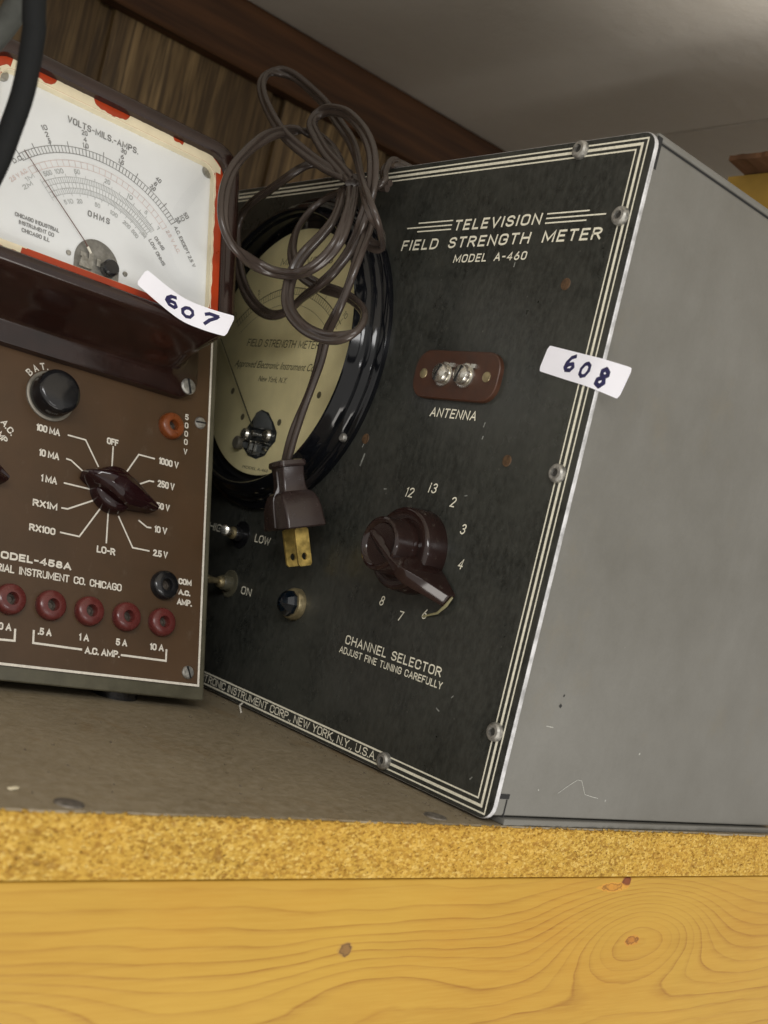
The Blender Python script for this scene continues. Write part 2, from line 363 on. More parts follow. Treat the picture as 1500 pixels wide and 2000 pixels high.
# ---------------------------------------------------------------- stroke lettering
def arc(cx, cy, rx, ry, a0, a1, n=7):
    return [(cx+rx*math.cos(math.radians(a0+(a1-a0)*i/n)), cy+ry*math.sin(math.radians(a0+(a1-a0)*i/n))) for i in range(n+1)]
W_ = 0.56
def _round(w=W_, r=0.24):
    return arc(w-r, 1-r, r, r, 0, 90)+arc(r, 1-r, r, r, 90, 180)+arc(r, r, r, r, 180, 270)+arc(w-r, r, r, r, 270, 360)+[(w, 1-r)]
GL = {
 'A': (0.60, [[(0, 0), (0.30, 1), (0.60, 0)], [(0.10, 0.32), (0.50, 0.32)]]),
 'B': (W_, [[(0.3, 0.53), (0, 0.53), (0, 1), (0.3, 1)]+arc(0.3, 0.765, 0.22, 0.235, 90, -90)+arc(0.31, 0.265, 0.25, 0.265, 90, -90)+[(0, 0), (0, 0.53)]]),
 'C': (W_, [arc(W_-0.24, 0.76, 0.24, 0.24, -12, 90)+arc(0.24, 0.76, 0.24, 0.24, 90, 180)+arc(0.24, 0.24, 0.24, 0.24, 180, 270)+arc(W_-0.24, 0.24, 0.24, 0.24, 270, 372)]),
 'D': (W_, [[(0, 0), (0, 1)]+arc(0.24, 0.68, 0.32, 0.32, 90, 0)+arc(0.24, 0.32, 0.32, 0.32, 0, -90)+[(0, 0)]]),
 'E': (0.46, [[(0.46, 1), (0, 1), (0, 0), (0.46, 0)], [(0, 0.52), (0.40, 0.52)]]),
 'F': (0.45, [[(0.45, 1), (0, 1), (0, 0)], [(0, 0.52), (0.38, 0.52)]]),
 'G': (W_, [arc(W_-0.24, 0.76, 0.24, 0.24, -5, 90)+arc(0.24, 0.76, 0.24, 0.24, 90, 180)+arc(0.24, 0.24, 0.24, 0.24, 180, 270)+arc(W_-0.24, 0.24, 0.24, 0.24, 270, 360)+[(W_, 0.47), (0.32, 0.47)]]),
 'H': (W_, [[(0, 0), (0, 1)], [(W_, 0), (W_, 1)], [(0, 0.52), (W_, 0.52)]]),
 'I': (0.0, [[(0, 0), (0, 1)]]),
 'J': (0.44, [[(0.44, 1), (0.44, 0.22)]+arc(0.22, 0.22, 0.22, 0.22, 0, -180)]),
 'K': (0.54, [[(0, 0), (0, 1)], [(0.52, 1), (0, 0.40)], [(0.17, 0.58), (0.54, 0)]]),
 'L': (0.42, [[(0, 1), (0, 0), (0.42, 0)]]),
 'M': (0.74, [[(0, 0), (0, 1), (0.37, 0.16), (0.74, 1), (0.74, 0)]]),
 'N': (W_, [[(0, 0), (0, 1), (W_, 0), (W_, 1)]]),
 'O': (W_, [_round()]),
 'P': (0.52, [[(0, 0), (0, 1), (0.26, 1)]+arc(0.26, 0.74, 0.26, 0.26, 90, -90)+[(0, 0.48)]]),
 'R': (0.54, [[(0, 0), (0, 1), (0.26, 1)]+arc(0.26, 0.75, 0.26, 0.25, 90, -90)+[(0, 0.50)], [(0.26, 0.50), (0.54, 0)]]),
 'S': (0.52, [arc(0.28, 0.755, 0.24, 0.245, 10, 90)+arc(0.25, 0.755, 0.24, 0.235, 90, 250)+arc(0.27, 0.26, 0.25, 0.26, 70, -90)+arc(0.25, 0.25, 0.25, 0.25, 270, 190)]),
 'T': (0.50, [[(0, 1), (0.50, 1)], [(0.25, 1), (0.25, 0)]]),
 'U': (W_, [[(0, 1), (0, 0.26)]+arc(0.28, 0.28, 0.28, 0.28, 180, 360)+[(W_, 1)]]),
 'V': (0.58, [[(0, 1), (0.29, 0), (0.58, 1)]]),
 'W': (0.84, [[(0, 1), (0.21, 0), (0.42, 0.92), (0.63, 0), (0.84, 1)]]),
 'X': (0.54, [[(0, 0), (0.54, 1)], [(0, 1), (0.54, 0)]]),
 'Y': (0.56, [[(0, 1), (0.28, 0.46), (0.56, 1)], [(0.28, 0.46), (0.28, 0)]]),
 '0': (0.48, [_round(0.48, 0.235)]),
 '1': (0.12, [[(0, 0.84), (0.12, 1), (0.12, 0)]]),
 'i': (0.12, [[(0.06, 0), (0.06, 0.72)], [(0.06, 0.9), (0.06, 1)]]),
 '2': (0.48, [arc(0.24, 0.75, 0.24, 0.25, 165, -35)+[(0.02, 0.03), (0, 0), (0.48, 0)]]),
 '3': (0.48, [arc(0.23, 0.76, 0.22, 0.24, 160, -75)+[(0.19, 0.53)], [(0.19, 0.53)]+arc(0.23, 0.27, 0.25, 0.27, 78, -160)]),
 '4': (0.52, [[(0.38, 0), (0.38, 1), (0, 0.28), (0.52, 0.28)]]),
 '5': (0.48, [[(0.44, 1), (0.06, 1), (0.03, 0.55)]+arc(0.23, 0.31, 0.25, 0.31, 115, -155, 9)]),
 '6': (0.48, [arc(0.24, 0.29, 0.24, 0.29, 150, -210, 14)+[(0.06, 0.52), (0.30, 1)]]),
 '7': (0.48, [[(0, 1), (0.48, 1), (0.16, 0)]]),
 '8': (0.48, [arc(0.24, 0.76, 0.20, 0.24, -90, 270, 14), arc(0.24, 0.26, 0.24, 0.26, 90, 450, 14)]),
 '9': (0.48, [arc(0.24, 0.71, 0.24, 0.29, -30, 330, 14)+[(0.42, 0.48), (0.18, 0)]]),
 '.': (0.0, [[(0, -0.0), (0, 0.05)]]),
 ',': (0.04, [[(0.06, 0.06), (0, -0.14)]]),
 '-': (0.28, [[(0, 0.48), (0.28, 0.48)]]),
 '*': (0.1, [[(0, 0.8), (0.1, 0.9)]]),
}
CLOSED = set('O08D')
_k = [0]
def text(mb, s, x0, x1, z0, h, sw, n=0.0001, shear=0.0, rot=0.0, gap=0.26, space=0.42):
    """one line of lettering between x0 and x1 on the baseline z0; sw = stroke width"""
    pos = []; x = 0.0
    for ch in s:
        if ch == ' ': x += space; continue
        wdt, st = GL[ch]; pos.append((x, st)); x += wdt+gap
    tot = x-gap
    inner = (x1-x0)-sw; k = inner/max(tot, 1e-6); hh = h-sw
    cx, cz = (x0+x1)/2, z0+h/2
    c, sn = math.cos(rot), math.sin(rot)
    for px, st in pos:
        for pl in st:
            _k[0] = (_k[0]+1) % 7
            Q = []
            for a, b in pl:
                X = x0+sw/2+(px+a)*k; Z = z0+sw/2+b*hh; X += (Z-z0-h/2)*shear
                dx, dz = X-cx, Z-cz; Q.append((cx+dx*c-dz*sn, cz+dx*sn+dz*c))
            cl = len(Q) > 9 and (Vector(Q[0])-Vector(Q[-1])).length < 1e-6
            mb.stroke(Q, sw, n+_k[0]*0.000006, cl)
def rtext(mb, s, cx, cz, wdt, h, sw, n=0.0001, shear=0.0, rot=0.0, **kw):
    text(mb, s, cx-wdt/2, cx+wdt/2, cz-h/2, h, sw, n, shear, rot, **kw)

# ================================================================ setting: shelf, wall, moulding, ceiling
shelf = empty('wall_shelf', (0, 0, -0.019))
tag(shelf, 'yellow pine and particle board shelf with dusty grey-brown top that both meters stand on', 'shelf')
def wbox(mb, x0, x1, y0, y1, z0, z1): return mb.box(x0, x1, -y0, -y1, z0, z1)
TS = Matrix.Translation((0, 0, 0.019))
mb = MB(TS); wbox(mb, -0.9, 1.1, 0.0, 0.424, -0.019, -0.0007)
mb.build('shelf_board', MPART, shelf, smooth=False)
# thin painted skin with a ragged front edge
mb = MB(TS); N = 700; fr = []; ya = 0.0
for i in range(N+1):
    x = -0.9+2.0*i/N
    ya = ya*0.75+random.uniform(-0.00035, 0.00035)
    fr.append((x, 0.0006+ya*1.3))
top = [[mb.p(x, -y, 0.0) for x, y in fr], [mb.p(x, -0.424, 0.0) for x, y in fr]]
bot = [mb.p(x, -y, -0.00065) for x, y in fr]
for i in range(N):
    mb.f.append((top[0][i], top[0][i+1], top[1][i+1], top[1][i])); mb.f.append((bot[i], bot[i+1], top[0][i+1], top[0][i]))
tag(mb.build('shelf_skin', MTOP, shelf, smooth=False), 'dusty grey-brown painted top skin')
# loose fibres along the sawn front edge
mb = MB(TS)
for i in range(1500):
    x = random.uniform(-0.22, 0.25); z = random.choice((random.uniform(-0.0185, -0.001), random.uniform(-0.002, -0.0003)))
    l = random.uniform(0.0006, 0.0022); a = random.uniform(-0.6, 0.6); hgt = random.uniform(0.0001, 0.0005); wd = random.uniform(0.00012, 0.0004)
    c, s_ = math.cos(a), math.sin(a)
    mb.loft([[(x-l/2*c+wd*s_, -0.0003, z-l/2*s_-wd*c), (x+l/2*c+wd*s_, -0.0003, z+l/2*s_-wd*c), (x+l/2*c-wd*s_, -0.0003, z+l/2*s_+wd*c), (x-l/2*c-wd*s_, -0.0003, z-l/2*s_+wd*c)],
             [(x-l/3*c, hgt, z-l/3*s_-wd*.4*c), (x+l/3*c, hgt, z+l/3*s_-wd*.4*c), (x+l/3*c, hgt, z+l/3*s_+wd*.4*c), (x-l/3*c, hgt, z-l/3*s_+wd*.4*c)]], False, True)
mb.build('sawn_fibres', MPART, shelf, smooth=False)
mb = MB(TS); wbox(mb, -0.9, 1.1, 0.0004, 0.019, -0.125, -0.0196)
mb.build('front_rail', MPINE, shelf, bevel=0.0006)
for x, y in ((-0.1575, 0.0062), (-0.0194, 0.008)):
    mb = MB(TS @ Matrix.Translation((x, y, 0)) @ Matrix.Rotation(-PI/2, 4, 'X'))
    mb.lathe([(0.0042, 0.0), (0.0040, 0.0004), (0.0028, 0.0007), (0.0004, 0.0005)], 0, 0, 24)
    mb.build('nail_head', simple('rusted_nail', (0.17, 0.15, 0.125), 0.5, 0.5, var=0.4, scale=400) if x < -0.1 else bpy.data.materials['rusted_nail'], shelf)

mb = MB(); xs = [-0.9, -0.42, -0.31, -0.225, -0.128, -0.0345, 0.0925, 0.193, 0.31, 0.44, 0.57, 0.72, 0.9, 1.1]
for a, b in zip(xs, xs[1:]): wbox(mb, a+0.005, b-0.005, 0.425, 0.434, -0.13, 0.404)
wbox(mb, -0.9, 1.1, 0.4295, 0.44, -0.13, 0.404)
o = mb.build('wall', MWALL, None, bevel=0.0008); tag(o, kind='structure')
mb = MB(); mb.loft([[(x, -0.424, 0.3646), (x, -0.4135, 0.3646), (x, -0.4115, 0.3675), (x, -0.4085, 0.394), (x, -0.4065, 0.4), (x, -0.407, 0.4035), (x, -0.424, 0.4035)] for x in (-0.9, 1.1)], True, True)
o = mb.build('crown_moulding', MMOULD); tag(o, 'dark red-brown stained wood moulding where panelled wall meets ceiling', 'moulding')
mb = MB(); wbox(mb, -0.9, 0.294, -0.30, 0.45, 0.404, 0.42); wbox(mb, 0.2965, 1.1, -0.30, 0.45, 0.4042, 0.42); wbox(mb, 0.293, 0.298, -0.30, 0.45, 0.4065, 0.419)
o = mb.build('ceiling', MCEIL, None, bevel=0.0006); tag(o, kind='structure')

# bits lying on the shelf
mb = MB(Matrix.Translation((-0.1692, 0.0166, 0)) @ Matrix.Rotation(0.5, 4, 'Z')); mb.box(-0.0017, 0.0017, -0.0007, 0.0007, 0.0002, 0.0008)
tag(mb.build('wood_chip', MCREAM, bevel=0.0002), 'tiny pale wood chip lying on the shelf top near its front edge', 'chip')
mb = MB(); mb.tube([(-0.011, -0.150, 0.0006), (-0.0095, -0.153, 0.0012), (-0.0085, -0.156, 0.0022), (-0.006, -0.158, 0.003)], 0.0004, 6)
tag(mb.build('fibre_shred', MWHITEINK), 'small pale curled shred on the shelf below the black meter', 'shred')

mb = MB(); random.seed(21)
for i in range(150):
    if i < 90: t = random.random(); x, y = -0.004-0.010*random.random()**2, 0.004+0.26*t
    else: x, y = random.uniform(-0.19, -0.01), random.uniform(0.006, 0.15)
    r = random.uniform(0.00025, 0.0007); a = random.uniform(0, 3); c, s_ = math.cos(a)*r, math.sin(a)*r; q = random.uniform(0.35, 1.0)
    mb.loft([[(x+c, -y-s_, 0.0001), (x-s_*q, -y-c*q, 0.0001), (x-c, -y+s_, 0.0001), (x+s_*q, -y+c*q, 0.0001)], [(x+c*.6, -y-s_*.6, r*.7), (x-s_*q*.6, -y-c*q*.6, r*.8), (x-c*.6, -y+s_*.6, r*.6), (x+s_*q*.6, -y+c*q*.6, r*.7)]], False, True)
tag(mb.build('shelf_grit', simple('grit', (0.12, 0.095, 0.062), 0.8, var=0.7, scale=300), smooth=False), kind='stuff')
# carton behind the grey case, at the right
ct = empty('cardboard_carton', (0.42, 0.20, 0.0)); tag(ct, 'open yellow cardboard carton behind the grey meter case, with a torn flap', 'carton')

# ================================================================ black field strength meter
byaw = 0.012078; W = 0.302; H = 0.25
Rb = Matrix.Rotation(byaw, 3, 'Z')
fsm = empty('field_strength_meter', tuple(Rb @ Vector((0, W/2, 0))), byaw-PI/2)
tag(fsm, 'black-faced television field strength meter in grey case, with round dial and sticker 608', 'meter')
T4 = Matrix.Translation((0, 0, 0.00092))
PX = W/2
# case: wrap-round grey shell with a separate top and bottom lip
mb = MB(T4)
D = 0.19
mb.box(-PX+0.0012, PX-0.0012, -0.0018, -D, 0.0022, 0.2468)
mb.build('case', MG, fsm, bevel=0.0012)
mb = MB(T4); mb.box(-PX+0.0012, PX-0.0011, -0.0020, -D, 0.2476, 0.2500); mb.build('case_lid', MG, fsm, bevel=0.0006)
mb = MB(T4); mb.box(-PX+0.002, PX-0.0020, -0.0036, -D+0.001, 0.2460, 0.2480); mb.build('lid_seam', MDARK, fsm, smooth=False)
mb = MB(T4); mb.box(-PX+0.0008, PX-0.0002, -0.0075, -D, -0.0009, 0.0016); mb.build('case_base', MG, fsm, bevel=0.0005)
# flange slots at the front corners of the side
mb = MB(T4); mb.box(PX-0.0016, PX-0.00105, -0.0020, -0.0044, 0.2375, 0.2488); mb.build('corner_slot', MDARK, fsm, smooth=False)
mb = MB(T4); mb.box(PX-0.0016, PX-0.00105, -0.0020, -0.0080, 0.0086, 0.0104); mb.build('corner_slot', MDARK, fsm, smooth=False)
mb = MB(T4); mb.box(PX-0.0016, PX-0.00100, -0.0068, -0.0074, 0.0020, 0.0084); mb.build('corner_slot', MDARK, fsm, smooth=False)
# chips and scratches on the side
MSCRATCH = simple('pale_scratch', (0.34, 0.34, 0.31), 0.5, var=0.4, scale=900)
def side_mark(name, pts, wd):
    mb = MB(T4); P = [Vector(q) for q in pts]
    for a, b in zip(P, P[1:]):
        d = (b-a).normalized(); nn = Vector((-d.y, d.x))*wd/2
        mb.poly([(PX-0.0011, -(a+nn).x, (a+nn).y), (PX-0.0011, -(b+nn).x, (b+nn).y), (PX-0.0011, -(b-nn).x, (b-nn).y), (PX-0.0011, -(a-nn).x, (a-nn).y)])
    mb.build(name, MDARK if name == 'paint_chip' else MSCRATCH, fsm, smooth=False)
side_mark('scratch', [(0.034, 0.0118), (0.040, 0.0155), (0.0437, 0.0175), (0.0462, 0.0172), (0.0478, 0.0150), (0.0500, 0.0120), (0.0550, 0.0112), (0.0585, 0.0108)], 0.00022)
side_mark('scratch', [(0.0185, 0.0365), (0.0225, 0.0363)], 0.0003); side_mark('scratch', [(0.0225, 0.0125), (0.0229, 0.0128)], 0.0006); side_mark('scratch', [(0.0775, 0.0295), (0.0782, 0.0300)], 0.0007)
side_mark('paint_chip', [(0.0232, 0.0440), (0.0240, 0.0450)], 0.0013); side_mark('paint_chip', [(0.0240, 0.0480), (0.0244, 0.0488)], 0.0007)
# front plate: black face, bare metal edge
mb = MB(T4)
mb.loft([rrect(-PX, PX, 0, H, 0.006, -0.0017), rrect(-PX, PX, 0, H, 0.006, -0.0004), rrect(-PX+0.0003, PX-0.0003, 0.0003, H-0.0003, 0.0058, -0.00005)], True, False)
tag(mb.build('panel_edge', MEDGE, fsm), 'bare worn aluminium edge')
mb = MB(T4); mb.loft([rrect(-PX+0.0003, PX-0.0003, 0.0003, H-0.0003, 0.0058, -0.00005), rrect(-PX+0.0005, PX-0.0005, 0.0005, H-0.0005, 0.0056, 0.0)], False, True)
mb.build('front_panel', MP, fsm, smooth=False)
# border lines
bl = MB(T4); n0 = 0.00008
LB, LT = 0.0877, -0.0872
for ix, ib, itp, wd in ((0.0036, 0.0020, 0.0025, 0.0006), (0.0059, 0.0043, 0.0044, 0.00105), (0.0083, 0.0066, 0.0063, 0.0006)):
    x0, x1, z0, z1 = -PX+ix, PX-ix, ib, H-itp
    bl.stroke([(LB, z0), (x1, z0), (x1, z1), (x0, z1), (x0, z0), (LT, z0)], wd, n0)
bl.stroke([(LT, 0.0019), (LB, 0.0019), (LB, 0.0071), (LT, 0.0071), (LT, 0.0019)], 0.00075, n0+0.00001, True)
bl.build('border_lines', MCREAMINK, fsm, smooth=False)
def letters(T, parent, mat): 
    return lambda f, s_, *a, **k: (lambda m: (f(m, s_, *a, **k), m.build('lettering', mat, parent, smooth=False)))(MB(T))
A4 = letters(T4, fsm, MCREAMINK)
A4(text, 'APPROVED ELECT', -0.0840, -0.0452, 0.0028, 0.0035, 0.00050, gap=0.2, space=0.36)
A4(text, 'RONIC INSTRUMENT CORP., NEW YORK, N.Y., U.S.A.', -0.0441, 0.0848, 0.0028, 0.0035, 0.00050, gap=0.2, space=0.36)
A4(text, 'TELEVISION', 0.0552, 0.1042, 0.2188, 0.0045, 0.00082, shear=0.12, gap=0.34)
A4(text, 'FIELD STRENGTH METER', 0.0242, 0.1363, 0.2115, 0.0046, 0.00080, shear=0.12, gap=0.32, space=0.75)
A4(text, 'MODEL A-460', 0.0597, 0.1010, 0.2052, 0.0034, 0.00058, shear=0.10, gap=0.32, space=0.75)
for tri in (((0.0318, 0.0532, 0.2233), (0.0248, 0.0532, 0.2214), (0.0322, 0.0532, 0.2196)), ((0.1068, 0.1275, 0.2227), (0.1068, 0.1358, 0.2209), (0.1068, 0.1270, 0.2191))):
    mb = MB(T4)
    for a, b, z in tri: mb.stroke([(a, z), (b, z)], 0.00055, 0.0001)
    mb.build('speed_lines', MCREAMINK, fsm, smooth=False)
A4(text, 'ANTENNA', 0.0680, 0.0950, 0.1416, 0.0038, 0.00058, shear=0.15, gap=0.28)
A4(text, 'CHANNEL SELECTOR', 0.0492, 0.1094, 0.0429, 0.0038, 0.00058, gap=0.27, space=0.5)
A4(text, 'ADJUST FINE TUNING CAREFULLY', 0.0468, 0.1115, 0.0386, 0.0029, 0.00045, gap=0.25, space=0.5)
A4(text, 'LOW', -0.0336, -0.0208, 0.0740, 0.0037, 0.00055, gap=0.22)
A4(text, 'ON', -0.0347, -0.0261, 0.0487, 0.0037, 0.00055, gap=0.25)
A4(text, 'HIGH', -0.0752, -0.0586, 0.0740, 0.0037, 0.00055, gap=0.22)
KC = (0.0797, 0.0870)
for s_, a in (('12', 119), ('i3', 89), ('2', 58), ('3', 29), ('4', -1), ('6', -60), ('7', -91), ('8', -121)):
    r = 0.0262; A4(rtext, s_, KC[0]+r*math.cos(math.radians(a)), KC[1]+r*math.sin(math.radians(a)), (0.0048 if len(s_) == 2 else 0.0026) if s_ not in ('11',) else 0.003, 0.0041, 0.00052, shear=0.22, gap=0.3)
# scuffs on the panel
MSCUFF = simple('pale_scuff', (0.22, 0.23, 0.21), 0.5, var=0.5, scale=600)
for x, z, l, a in ((0.0318, 0.1200, 0.0050, 1.35), (0.0300, 0.1262, 0.0016, 1.2), (0.0995, 0.1125, 0.0012, 0.2), (0.1370, 0.0120, 0.0011, 0.9), (0.0512, 0.1095, 0.0014, 0.1), (0.1002, 0.1405, 0.0016, 1.4), (0.101, 0.1355, 0.001, 1.3), (0.0955, 0.2035, 0.0016, 1.5), (0.112, 0.031, 0.0018, -0.4), (0.118, 0.0375, 0.001, 0.8)):
    mb = MB(T4); mb.stroke([(x-l/2*math.cos(a), z-l/2*math.sin(a)), (x+l/2*math.cos(a), z+l/2*math.sin(a))], 0.0005 if l < 0.004 else 0.0009, 0.00006); mb.build('scuff_mark', MSCUFF, fsm, smooth=False)
# filled holes
for x, z in ((0.1246, 0.1953), (0.1166, 0.1280), (0.0305, 0.1291)):
    mb = MB(T4); mb.lathe([(0.0023, 0.0), (0.0021, 0.00025), (0.0004, 0.0003)], x, z, 24); mb.build('filled_hole', MRUST, fsm)
# panel screws
MRECESS = simple('dark_recess', (0.045, 0.043, 0.038), 0.6, 0.3, var=0.4, scale=900)  # darker colour for the bottom of the screw recess
def panel_screw(x, z, T, parent, r=0.0035, hgt=0.0024):
    mb = MB(T); mb.lathe([(r, 0.0), (r, hgt*0.35), (r*0.94, hgt*0.7), (r*0.75, hgt*0.95), (r*0.46, hgt), (r*0.42, hgt*0.45), (r*0.05, hgt*0.40)], x, z, 28)
    o = mb.build('panel_screw', MSTEEL, parent)
    mb = MB(T); mb.lathe([(r*0.44, hgt*0.55), (0.00002, hgt*0.55)], x, z, 6, cap1=True); mb.build('screw_recess', MRECESS, o, smooth=False)
    return o
for u, v in ((0.0347, 0.2461), (0.1513, 0.2440), (0.2760, 0.2461), (0.0075, 0.2194), (0.0077, 0.1259), (0.0074, 0.0311), (0.2945, 0.2194), (0.2945, 0.1259), (0.2945, 0.0311), (0.0608, 0.0045), (0.2412, 0.0045)):
    panel_screw(PX-u, v, T4, fsm)
# round dial
DC = (-0.0440, 0.1640)
dm = MB(T4)
dm.lathe([(0.0755, 0.0), (0.0755, 0.0022), (0.0745, 0.0032), (0.0725, 0.0036), (0.0722, 0.0052), (0.0705, 0.0066), (0.0702, 0.0090), (0.0688, 0.0110), (0.0672, 0.0124), (0.0664, 0.0134), (0.0654, 0.0136), (0.0648, 0.0130), (0.0645, 0.0105), (0.0632, 0.0098), (0.0628, 0.0045)], *DC, 128, cap1=False)
dmo = dm.build('dial_meter', MBEZ, fsm, ang=40)
mb = MB(T4); mb.lathe([(0.0655, 0.0010), (0.0001, 0.0010)], *DC, 64); mb.build('dial_well', MDARK, dmo)
mb = MB(T4); mb.lathe([(0.0596, 0.0030), (0.0596, 0.0040), (0.0592, 0.0042)], *DC, 96); mb.build('dial_face', MBUFF, dmo)
mb = MB(T4); mb.lathe([(0.0645, 0.0106), (0.0645, 0.0112)], *DC, 96); mb.build('dial_glass', MGLASS, dmo, smooth=False)
pr = MB(T4); ND = 0.0043; pv = (DC[0]-0.0005, 0.1310)
for r, wd in ((0.0640, 0.0004), (0.0608, 0.0002), (0.0560, 0.00015)):
    pr.stroke([(pv[0]+r*math.cos(math.radians(a)), pv[1]+r*math.sin(math.radians(a))) for a in range(133, 46, -2)], wd, ND)
for i in range(51):
    a = math.radians(132-84*i/50); r1 = 0.0664 if i % 10 == 0 else (0.0648 if i % 5 == 0 else 0.0640)
    pr.stroke([(pv[0]+0.0608*math.cos(a), pv[1]+0.0608*math.sin(a)), (pv[0]+r1*math.cos(a), pv[1]+r1*math.sin(a))], 0.00022, ND+0.00001)
for i, s_ in enumerate(('0', '2', '4', '6', '8', '10')):
    a = math.radians(132-84*i/5); rtext(pr, s_, pv[0]+0.0684*math.cos(a), pv[1]+0.0684*math.sin(a), 0.0016*len(s_), 0.0026, 0.00028, ND, rot=a-PI/2)
text(pr, 'MICROVOLTS', -0.0600, -0.0180, 0.2060, 0.0036, 0.0004, ND, shear=0.15, gap=0.3)
text(pr, 'FIELD STRENGTH METER', -0.0730, -0.0128, 0.1660, 0.0037, 0.00042, ND, shear=0.14, gap=0.22, space=0.45)
pr.build('dial_print', MBUFFINK, dmo, smooth=False)
def script(s, x0, x1, z0, h, n, T, parent, mat, shear=0.35):
    cu = bpy.data.curves.new('dial_script', 'FONT'); cu.body = s; cu.size = 1; cu.shear = shear
    ob = bpy.data.objects.new('tmp_script', cu); COL.objects.link(ob); bpy.context.view_layer.update()
    me = bpy.data.meshes.new_from_object(ob.evaluated_get(bpy.context.evaluated_depsgraph_get()))
    bpy.data.objects.remove(ob); bpy.data.curves.remove(cu)
    xs = [v.co.x for v in me.vertices]; a, b = min(xs), max(xs); k = (x1-x0)/(b-a)
    for v in me.vertices:
        v.co = T @ Vector((x0+(v.co.x-a)*k, -n, z0+v.co.y*h/0.72))
    me.materials.clear(); me.materials.append(mat)
    o = bpy.data.objects.new('dial_script', me); COL.objects.link(o); o.parent = parent; return o
script('Approved Electronic Instrument Corp.', -0.0800, -0.0080, 0.1556, 0.0036, ND, T4, dmo, MBUFFINK)
script('New York, N.Y.', -0.0560, -0.0320, 0.1492, 0.0028, ND, T4, dmo, MBUFFINK)
script('MODEL A-460', -0.052, -0.030, 0.1068, 0.0014, ND, T4, dmo, MBUFFINK, 0.1)
# window in the dial with the movement behind it
OUT = [(-0.0467, 0.1357), (-0.0405, 0.1346), (-0.0348, 0.1304), (-0.0299, 0.1258), (-0.0295, 0.1217), (-0.0331, 0.118), (-0.0354, 0.1143), (-0.0419, 0.112), (-0.0495, 0.113), (-0.0545, 0.116), (-0.0574, 0.119), (-0.0588, 0.1233), (-0.0560, 0.1260), (-0.0531, 0.1298), (-0.0508, 0.1339)]
mb = MB(T4); mb.poly([(x, 0.00435, z) for x, z in OUT]); mb.build('movement_window', simple('dark_movement_gap', (0.040, 0.044, 0.047), 0.2, 0.3, var=0.2, scale=260), dmo, smooth=False)
mb = MB(T4)
up = [(-0.0508, 0.1300), (-0.0500, 0.1330), (-0.0465, 0.1350), (-0.0412, 0.1340), (-0.0360, 0.1302), (-0.0340, 0.1268), (-0.0420, 0.1262), (-0.0500, 0.1268)]
mb.loft([[(x, 0.0044, z) for x, z in up], [(x, 0.0052, z) for x, z in up], [(-0.044+(x+0.044)*0.8, 0.0058, 0.130+(z-0.130)*0.8) for x, z in up]], False, True)
lo = [(-0.0540, 0.1165), (-0.0360, 0.1150), (-0.0335, 0.1185), (-0.0555, 0.1192)]
mb.loft([[(x, 0.0044, z) for x, z in lo], [(x, 0.0054, z) for x, z in lo]], False, True)
mb.build('movement', simple('clear_grey_movement', (0.15, 0.16, 0.165), 0.12, 0.4, var=0.15, scale=60, rvar=0.03), dmo)
for x, z in ((-0.0360, 0.1236), (-0.0545, 0.1230)):
    mb = MB(T4); mb.lathe([(0.0030, 0.0044), (0.0031, 0.0054), (0.0024, 0.0066), (0.0012, 0.0072), (0.0002, 0.0073)], x, z, 28); mb.build('glint_post', MNICKEL, dmo)  # nickel domes shaped to stand in for two highlights on the movement
mb = MB(T4); mb.lathe([(0.0014, 0.0044), (0.0014, 0.0070), (0.0009, 0.0074), (0.0001, 0.0075)], -0.0460, 0.1236, 20); mb.build('glint_post', MNICKEL, dmo)
mb = MB(T4); mb.box(-0.0560, -0.0350, 0.0044, 0.0060, 0.1196, 0.1203); mb.box(-0.0482, -0.0472, 0.0044, 0.0064, 0.1140, 0.1200); mb.box(-0.0440, -0.0430, 0.0044, 0.0062, 0.1140, 0.1200); mb.box(-0.0372, -0.0345, 0.0044, 0.0056, 0.1165, 0.1182)
mb.build('movement_spring', MNICKEL, dmo)
mb = MB(T4); mb.lathe([(0.0032, 0.0044), (0.0032, 0.0070), (0.0026, 0.0076), (0.0006, 0.0076)], -0.0580, 0.1182, 22); mb.build('zero_screw', simple('grey_brown_stud', (0.10, 0.09, 0.07), 0.45), dmo)
for x, z in ((-0.0762, 0.1432), (-0.0620, 0.1311), (-0.0300, 0.1307), (-0.0042, 0.1452)):
    mb = MB(T4); mb.lathe([(0.0016, 0.00435), (0.0001, 0.00435)], x, z, 18); mb.build('dial_hole', simple('dial_hole_shade', (0.12, 0.105, 0.06), 0.7) if 'dial_hole_shade' not in bpy.data.materials else bpy.data.materials['dial_hole_shade'], dmo)
mb = MB(T4); mb.tube([(-0.0480, 0.0068, 0.1270), (-0.0700, 0.0072, 0.1470), (-0.0945, 0.0072, 0.1690)], [0.00036, 0.00030, 0.00022], 8); mb.build('needle', MBUFFINK, dmo)
for a in (-29.6, 209.6):
    x, z = DC[0]+0.0733*math.cos(math.radians(a)), DC[1]+0.0733*math.sin(math.radians(a))
    mb = MB(T4); mb.lathe([(0.0020, 0.003), (0.0020, 0.0040), (0.0015, 0.0049), (0.0003, 0.0052)], x, z, 20); mb.build('mount_screw', MSTEEL, dmo)
